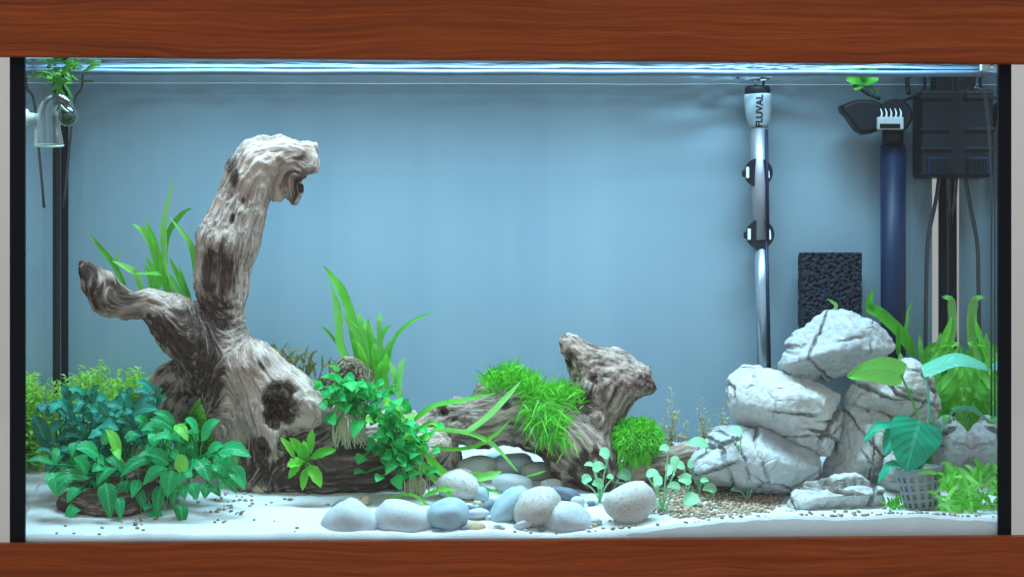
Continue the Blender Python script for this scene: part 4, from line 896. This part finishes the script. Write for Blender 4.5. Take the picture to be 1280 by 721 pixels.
for k in range(170):
    a = random.gauss(1208, 20); b = random.uniform(595, 655)-abs(a-1208)*.15; t = random.gauss(-1.57, .9); L = random.uniform(14, 36)
    a = min(max(a, 1172), 1242); m = (a+L*.5*math.cos(t), b+L*.5*math.sin(t)); e = (min(1246, a+L*math.cos(t)*1.2), b+L*math.sin(t)*.8+random.uniform(-2, 8))
    strap(f5, [(a, b), m, e], random.uniform(3.5, 6.5), random.uniform(.03, .11), L_FERN if random.random() < .55 else L_FERNB, dY=random.uniform(-.012, .012), rows=8, wave=.05)
for k in range(26):
    a = random.uniform(1105, 1135); b = random.uniform(625, 640); t = random.gauss(-1.57, .9); L = random.uniform(8, 18)
    strap(f5, [(a, b), (a+L*.5*math.cos(t), b+L*.5*math.sin(t)), (a+L*math.cos(t), b+L*math.sin(t)*.8)], 3, random.uniform(.07, .10), L_FERN, rows=7)

# net pot with heart shaped leaves
YP = .085
pot = thing('potted_plant', P(1150, 640, YP), 'plant with big heart shaped leaves in a tilted grey net pot', 'plant')
top = P(1147, 584, YP); bot = P(1153, 636, YP); axv = nrm(top-bot); H_ = np.linalg.norm(top-bot); s1 = nrm(np.cross(axv, [0, 1, 0])); s2 = nrm(np.cross(axv, s1))
lev = [0, .04, .08, .20, .28, .41, .49, .62, .70, .83, .90, 1.0]; na = 32; b = MB(); V = []
for t in lev:
    r = (20.5+7.5*t)*M(YP)*(1.06 if t >= .9 else 1)
    for j in range(na): a = 2*math.pi*j/na; V.append(bot+axv*H_*t+r*(math.cos(a)*s1+math.sin(a)*s2))
F = []
for i in range(len(lev)-1):
    for j in range(na):
        if i in (2, 4, 6, 8) and j % 2: continue
        j2 = (j+1) % na; F.append((i*na+j, i*na+j2, (i+1)*na+j2, (i+1)*na+j))
F.append(tuple(range(na)))
o = b.add(V, F).build('net_pot', plain('grey_pot_plastic', (0.24, 0.25, 0.28), 0.5), pot, False); m = o.modifiers.new('t', 'SOLIDIFY'); m.thickness = .0018; m.offset = 0
V, F = tube(np.array([bot+axv*H_*t for t in (.02, .5, .90, .96)]), np.array([18.5, 22.5, 25.5, 22])*M(YP), 24); MB().add(V, F).build('growing_wool', plain('tan_wool', (0.42, 0.38, 0.20), 0.9, var=.4, scale=300, bs=.8), pot)
cr = top-axv*.004
def bigleaf(b0, t0, wp, Yb, Yt, mt, nv, bow=.1, mid=None, fold=.12):
    a = P(*b0, Yb); c = P(*t0, Yt); L = np.linalg.norm(c-a); q = crom([a, (a+c)/2+np.array([0, -.2, 1])*L*bow, c], 14); mb = MB(); mb.add(*leaf_geo(q, wp*M(Yb), 'heart', nv, fold, .02, 2, cols=(-1, -.66, -.33, 0, .33, .66, 1), droop=.06)); lf = mb.inside().build('leaf', mt, pot)
    k = (a+cr)/2 if mid is None else P(*mid, (Yb+YP)/2); V, F = tube(crom([cr+RNG.normal(0, .002, 3), k, a+(c-a)*.05], 10), np.linspace(.0016, .0011, 10), 7); MB().add(V, F).build('stalk', mt, lf)
bigleaf((1130,468), (1059,471), 36, .080, .070, L_POTL, np.array([.25, -.95, -.30]), .10, (1146, 520))
bigleaf((1153,464), (1246,464), 30, .085, .075, L_POTB, np.array([0, -.55, .8]), .16, (1161, 520))
bigleaf((1150,526), (1133,589), 68, .055, .046, L_POT, np.array([.1, -.9, .4]), .08, (1152, 560))
bigleaf((1117,530), (1079,552), 22, .075, .066, L_POT, np.array([-.3, -.5, .8]), .2, (1132, 545))
bigleaf((1122,532), (1106,569), 26, .066, .060, L_POT, np.array([-.5, -.8, .3]), .05, (1135, 555))
bigleaf((1123,578), (1097,603), 16, .065, .058, L_POT, np.array([-.3, -.6, .7]), .2)
bigleaf((1190,512), (1236,524), 13, .090, .080, L_POTB, np.array([0, -.5, .85]), .16, (1172, 545))
bigleaf((1166,560), (1170,530), 12, .09, .09, L_POT, np.array([.5, -.8, .3]), .05)

# grass tuft on the low driftwood and moss ball
GT = bladesmat('tuft_green', (0.045, 0.36, 0.010), (0.22, 0.78, 0.05), .4)
def blade(mb, p, d, L, w, bend):
    d = nrm(d); s = nrm(np.cross(d, [RNG.uniform(-.4, .4), -1, .2])); q1 = p+d*L*.5+bend*L*.12; q2 = p+d*L+bend*L*.5
    mb.add([p-s*w/2, p+s*w/2, q1+s*w/2, q2, q1-s*w/2], [(0, 1, 2, 4), (4, 2, 3)])
gt = thing('grass_tuft', P(665, 500, .13), 'shaggy bright green grass tuft growing over the low driftwood', 'plant')
b = MB()
for cu_, cv_, n, L0, sp_ in ((618,470,150,26,.8),(640,464,230,26,1.0),(655,472,200,24,1.0),(672,482,200,24,1.2),(700,482,170,22,1.2),(715,488,80,18,1.2),(688,500,200,24,1.4),(680,515,180,24,1.6),(690,528,150,22,1.7),(705,538,80,14,1.8),(668,500,120,24,1.5),(700,512,120,20,1.6)):
    for k in range(n):
        Y = .128+random.uniform(-.02, .03)-(.008 if cv_ > 495 else 0); p = P(cu_+random.gauss(0, 7), cv_+10+random.gauss(0, 6), Y); a = random.gauss(1.57, .75*sp_) if cv_ < 495 else random.uniform(-1.57-1.2*sp_, -1.57+1.2*sp_) if random.random() < .6 else random.uniform(0, 6.28)
        d = np.array([math.cos(a), random.uniform(-.9, .3), math.sin(a)]); blade(b, p, d, L0*M(Y)*random.uniform(.6, 1.3), .0015, np.array([0, -.2, -.6]))
tag(b.build('blades', GT, gt), kind='stuff')
mball = thing('moss_ball', P(797, 575, .135), 'round fluffy bright green moss ball resting on driftwood below the knobbly head', 'moss')
b = MB(); c0 = P(797, 548, .140); R0 = 31*M(.14)
for k in range(3200):
    d = nrm(RNG.normal(size=3)); p = c0+d*R0*np.array([1.08, .85, .88])*RNG.uniform(.55, .98)*(1+.12*float(pn([d*2.2+3])[0])); blade(b, p, d+RNG.normal(0, .7, 3), RNG.uniform(.004, .0085), .0011, np.array([0, -.1, -.3]))
for k in range(110):
    p = P(random.uniform(772, 812), random.uniform(560, 578), .125); blade(b, p, np.array([random.uniform(-.5, .5), -.3, -1]), random.uniform(.006, .014), .0011, np.array([random.uniform(-.4, .4), 0, .2]))
tag(b.build('fronds', GT, mball), kind='stuff')

# pale seedlings
def seedling(root, lv, label, Y=None, grp='pale seedlings on the gravel'):
    p0 = on_sand(*root) if Y is None else P(*root, Y); Y0 = float(p0[1]); t = thing('seedling', p0, label, 'plant', grp)
    for u, v, ww, hh in lv:
        Y = Y0+random.uniform(-.008, .004); sg = random.choice((-1, 1)); a = P(u-sg*ww*.42, v+hh*.15, Y); c = P(u+sg*ww*.5, v+random.uniform(-1, 2), Y-.003)
        mb = MB(); mb.add(*leaf_geo(crom([a, (a+c)/2+np.array([0, 0, .15*np.linalg.norm(c-a)]), c], 8), hh*1.5*M(Y), 'oval', np.array([random.uniform(-.3, .3), -.75, .65]), .15))
        q = P(*root, Y0); V, F = tube(crom([p0+RNG.normal(0, .0012, 3)*np.array([1, 1, 0]), (p0+a)/2+np.array([(a-p0)[0]*-.12, 0, .003]), a+(c-a)*.08], 6), .0008, 5, False); mb.add(V, F, [(.6, .5)]*len(V)); mb.build('leaf', L_SEED, t)
seedling((750,628), [(756,568,14,13),(748,585,18,11),(733,600,14,11),(748,606,16,11),(737,581,14,5),(763,596,10,6)], 'pale seedling with stacked leaves left of the round cream pebble')
seedling((786,612), [(779,570,22,11),(801,577,15,6),(780,594,21,14),(770,602,10,6)], 'pale seedling right behind the round cream pebble')
seedling((829,640), [(815,593,18,9),(822,603,12,16),(843,608,19,8),(842,583,8,22),(831,560,14,8),(813,632,15,10),(826,632,8,9),(836,590,8,16)], 'tall pale seedling in front of the dark small driftwood')
seedling((858,630), [(857,600,18,13),(849,583,18,9)], 'pale two leaved seedling at the gravel edge'); seedling((866,634), [(864,626,24,15)], 'single broad pale leaf lying on the gravel')
seedling((876,618), [(873,556,30,11),(865,581,14,9),(878,581,14,5),(881,596,17,8)], 'tall seedling with one long flat leaf before the veined stone')
seedling((892,624), [(888,611,20,10),(880,600,12,6)], 'low seedling with a round leaf beside the veined stone'); seedling((908,612), [(906,585,21,13)], 'seedling with one round leaf against the veined stone')
seedling((935,624), [(942,590,27,9),(933,597,16,10),(916,612,6,3)], 'forked seedling on the gravel below the large cream block'); seedling((924,580), [(921,539,17,10)], 'thin stalked seedling growing from the veined stone', Y=.112)

# delicate reddish stems
ST = bladesmat('reddish_stem_leaves', (0.55, 0.60, 0.22), (0.66, 0.45, 0.34), .35)
for i, (u, top, bt, lb) in enumerate(((839,484,560,'thin upright stem with tiny pinkish leaves right of the moss ball'), (878,497,560,'thin branching stem with tiny yellowish leaves near the veined stone'), (906,500,552,'short thin stem with tiny leaves beside the large cream block'), (856,525,565,'low fine leaved stem between two taller thin stems'), (890,520,560,'small fine leaved stem behind the long flat seedling leaf'))):
    Y = .215; t = thing('stem_plant', P(u, bt+8, Y), lb, 'plant', 'delicate stems behind the gravel'); b = MB()
    for k in range(7):
        x = u+random.uniform(-12, 12)*(k > 0); tp = top+(0 if k == 0 else random.uniform(14, 50)); base = P(u+random.uniform(-3, 3), bt+8, Y); sprig(b, base, P(x, tp, Y+random.uniform(-.01, .01)), 22, .0085, 1, .4)
    tag(b.build('sprigs', ST, t), kind='stuff')

# floating plants
fp = thing('floating_plant', P(75, 90, .10), 'tangled bright green floating plant with hanging roots above the glass indicator', 'plant')
for k in range(64):
    a = random.gauss(74, 12); b = random.uniform(84, 104); t = random.uniform(0, 6.283); L = random.uniform(10, 24)
    strap(fp, [(a, b), (a+L*.5*math.cos(t), b+L*.3*math.sin(t)), (a+L*math.cos(t+.3), max(82, b+L*.55*math.sin(t)))], random.uniform(2.5, 5), random.uniform(.05, .12), L_FLOAT, rows=8)
for pts in ([(72,100),(68,110),(65,116)], [(76,100),(76,112),(82,118)], [(80,104),(86,114),(92,126)], [(74,98),(73,112),(72,121)]): strap(fp, pts, 4.5, .075, L_FLOAT, rows=8)
f6 = thing('floating_plant', P(1076, 100, .20), 'small floating plant with round light green leaves above the filter head', 'plant')
for a, b, c, d, wp in ((1078,104,1058,101,15),(1078,104,1098,101,16),(1078,108,1068,113,10),(1078,102,1080,92,9)): leaf(f6, (a, b), (c, d), wp, .20, L_FLOAT, 'round')
for pts in ([(1078,106),(1084,112),(1088,118),(1092,126)], [(1076,108),(1092,112),(1094,126)], [(1080,106),(1097,112),(1093,122)]): strap(f6, pts, 1.6, .20, L_FLOAT, rows=8)
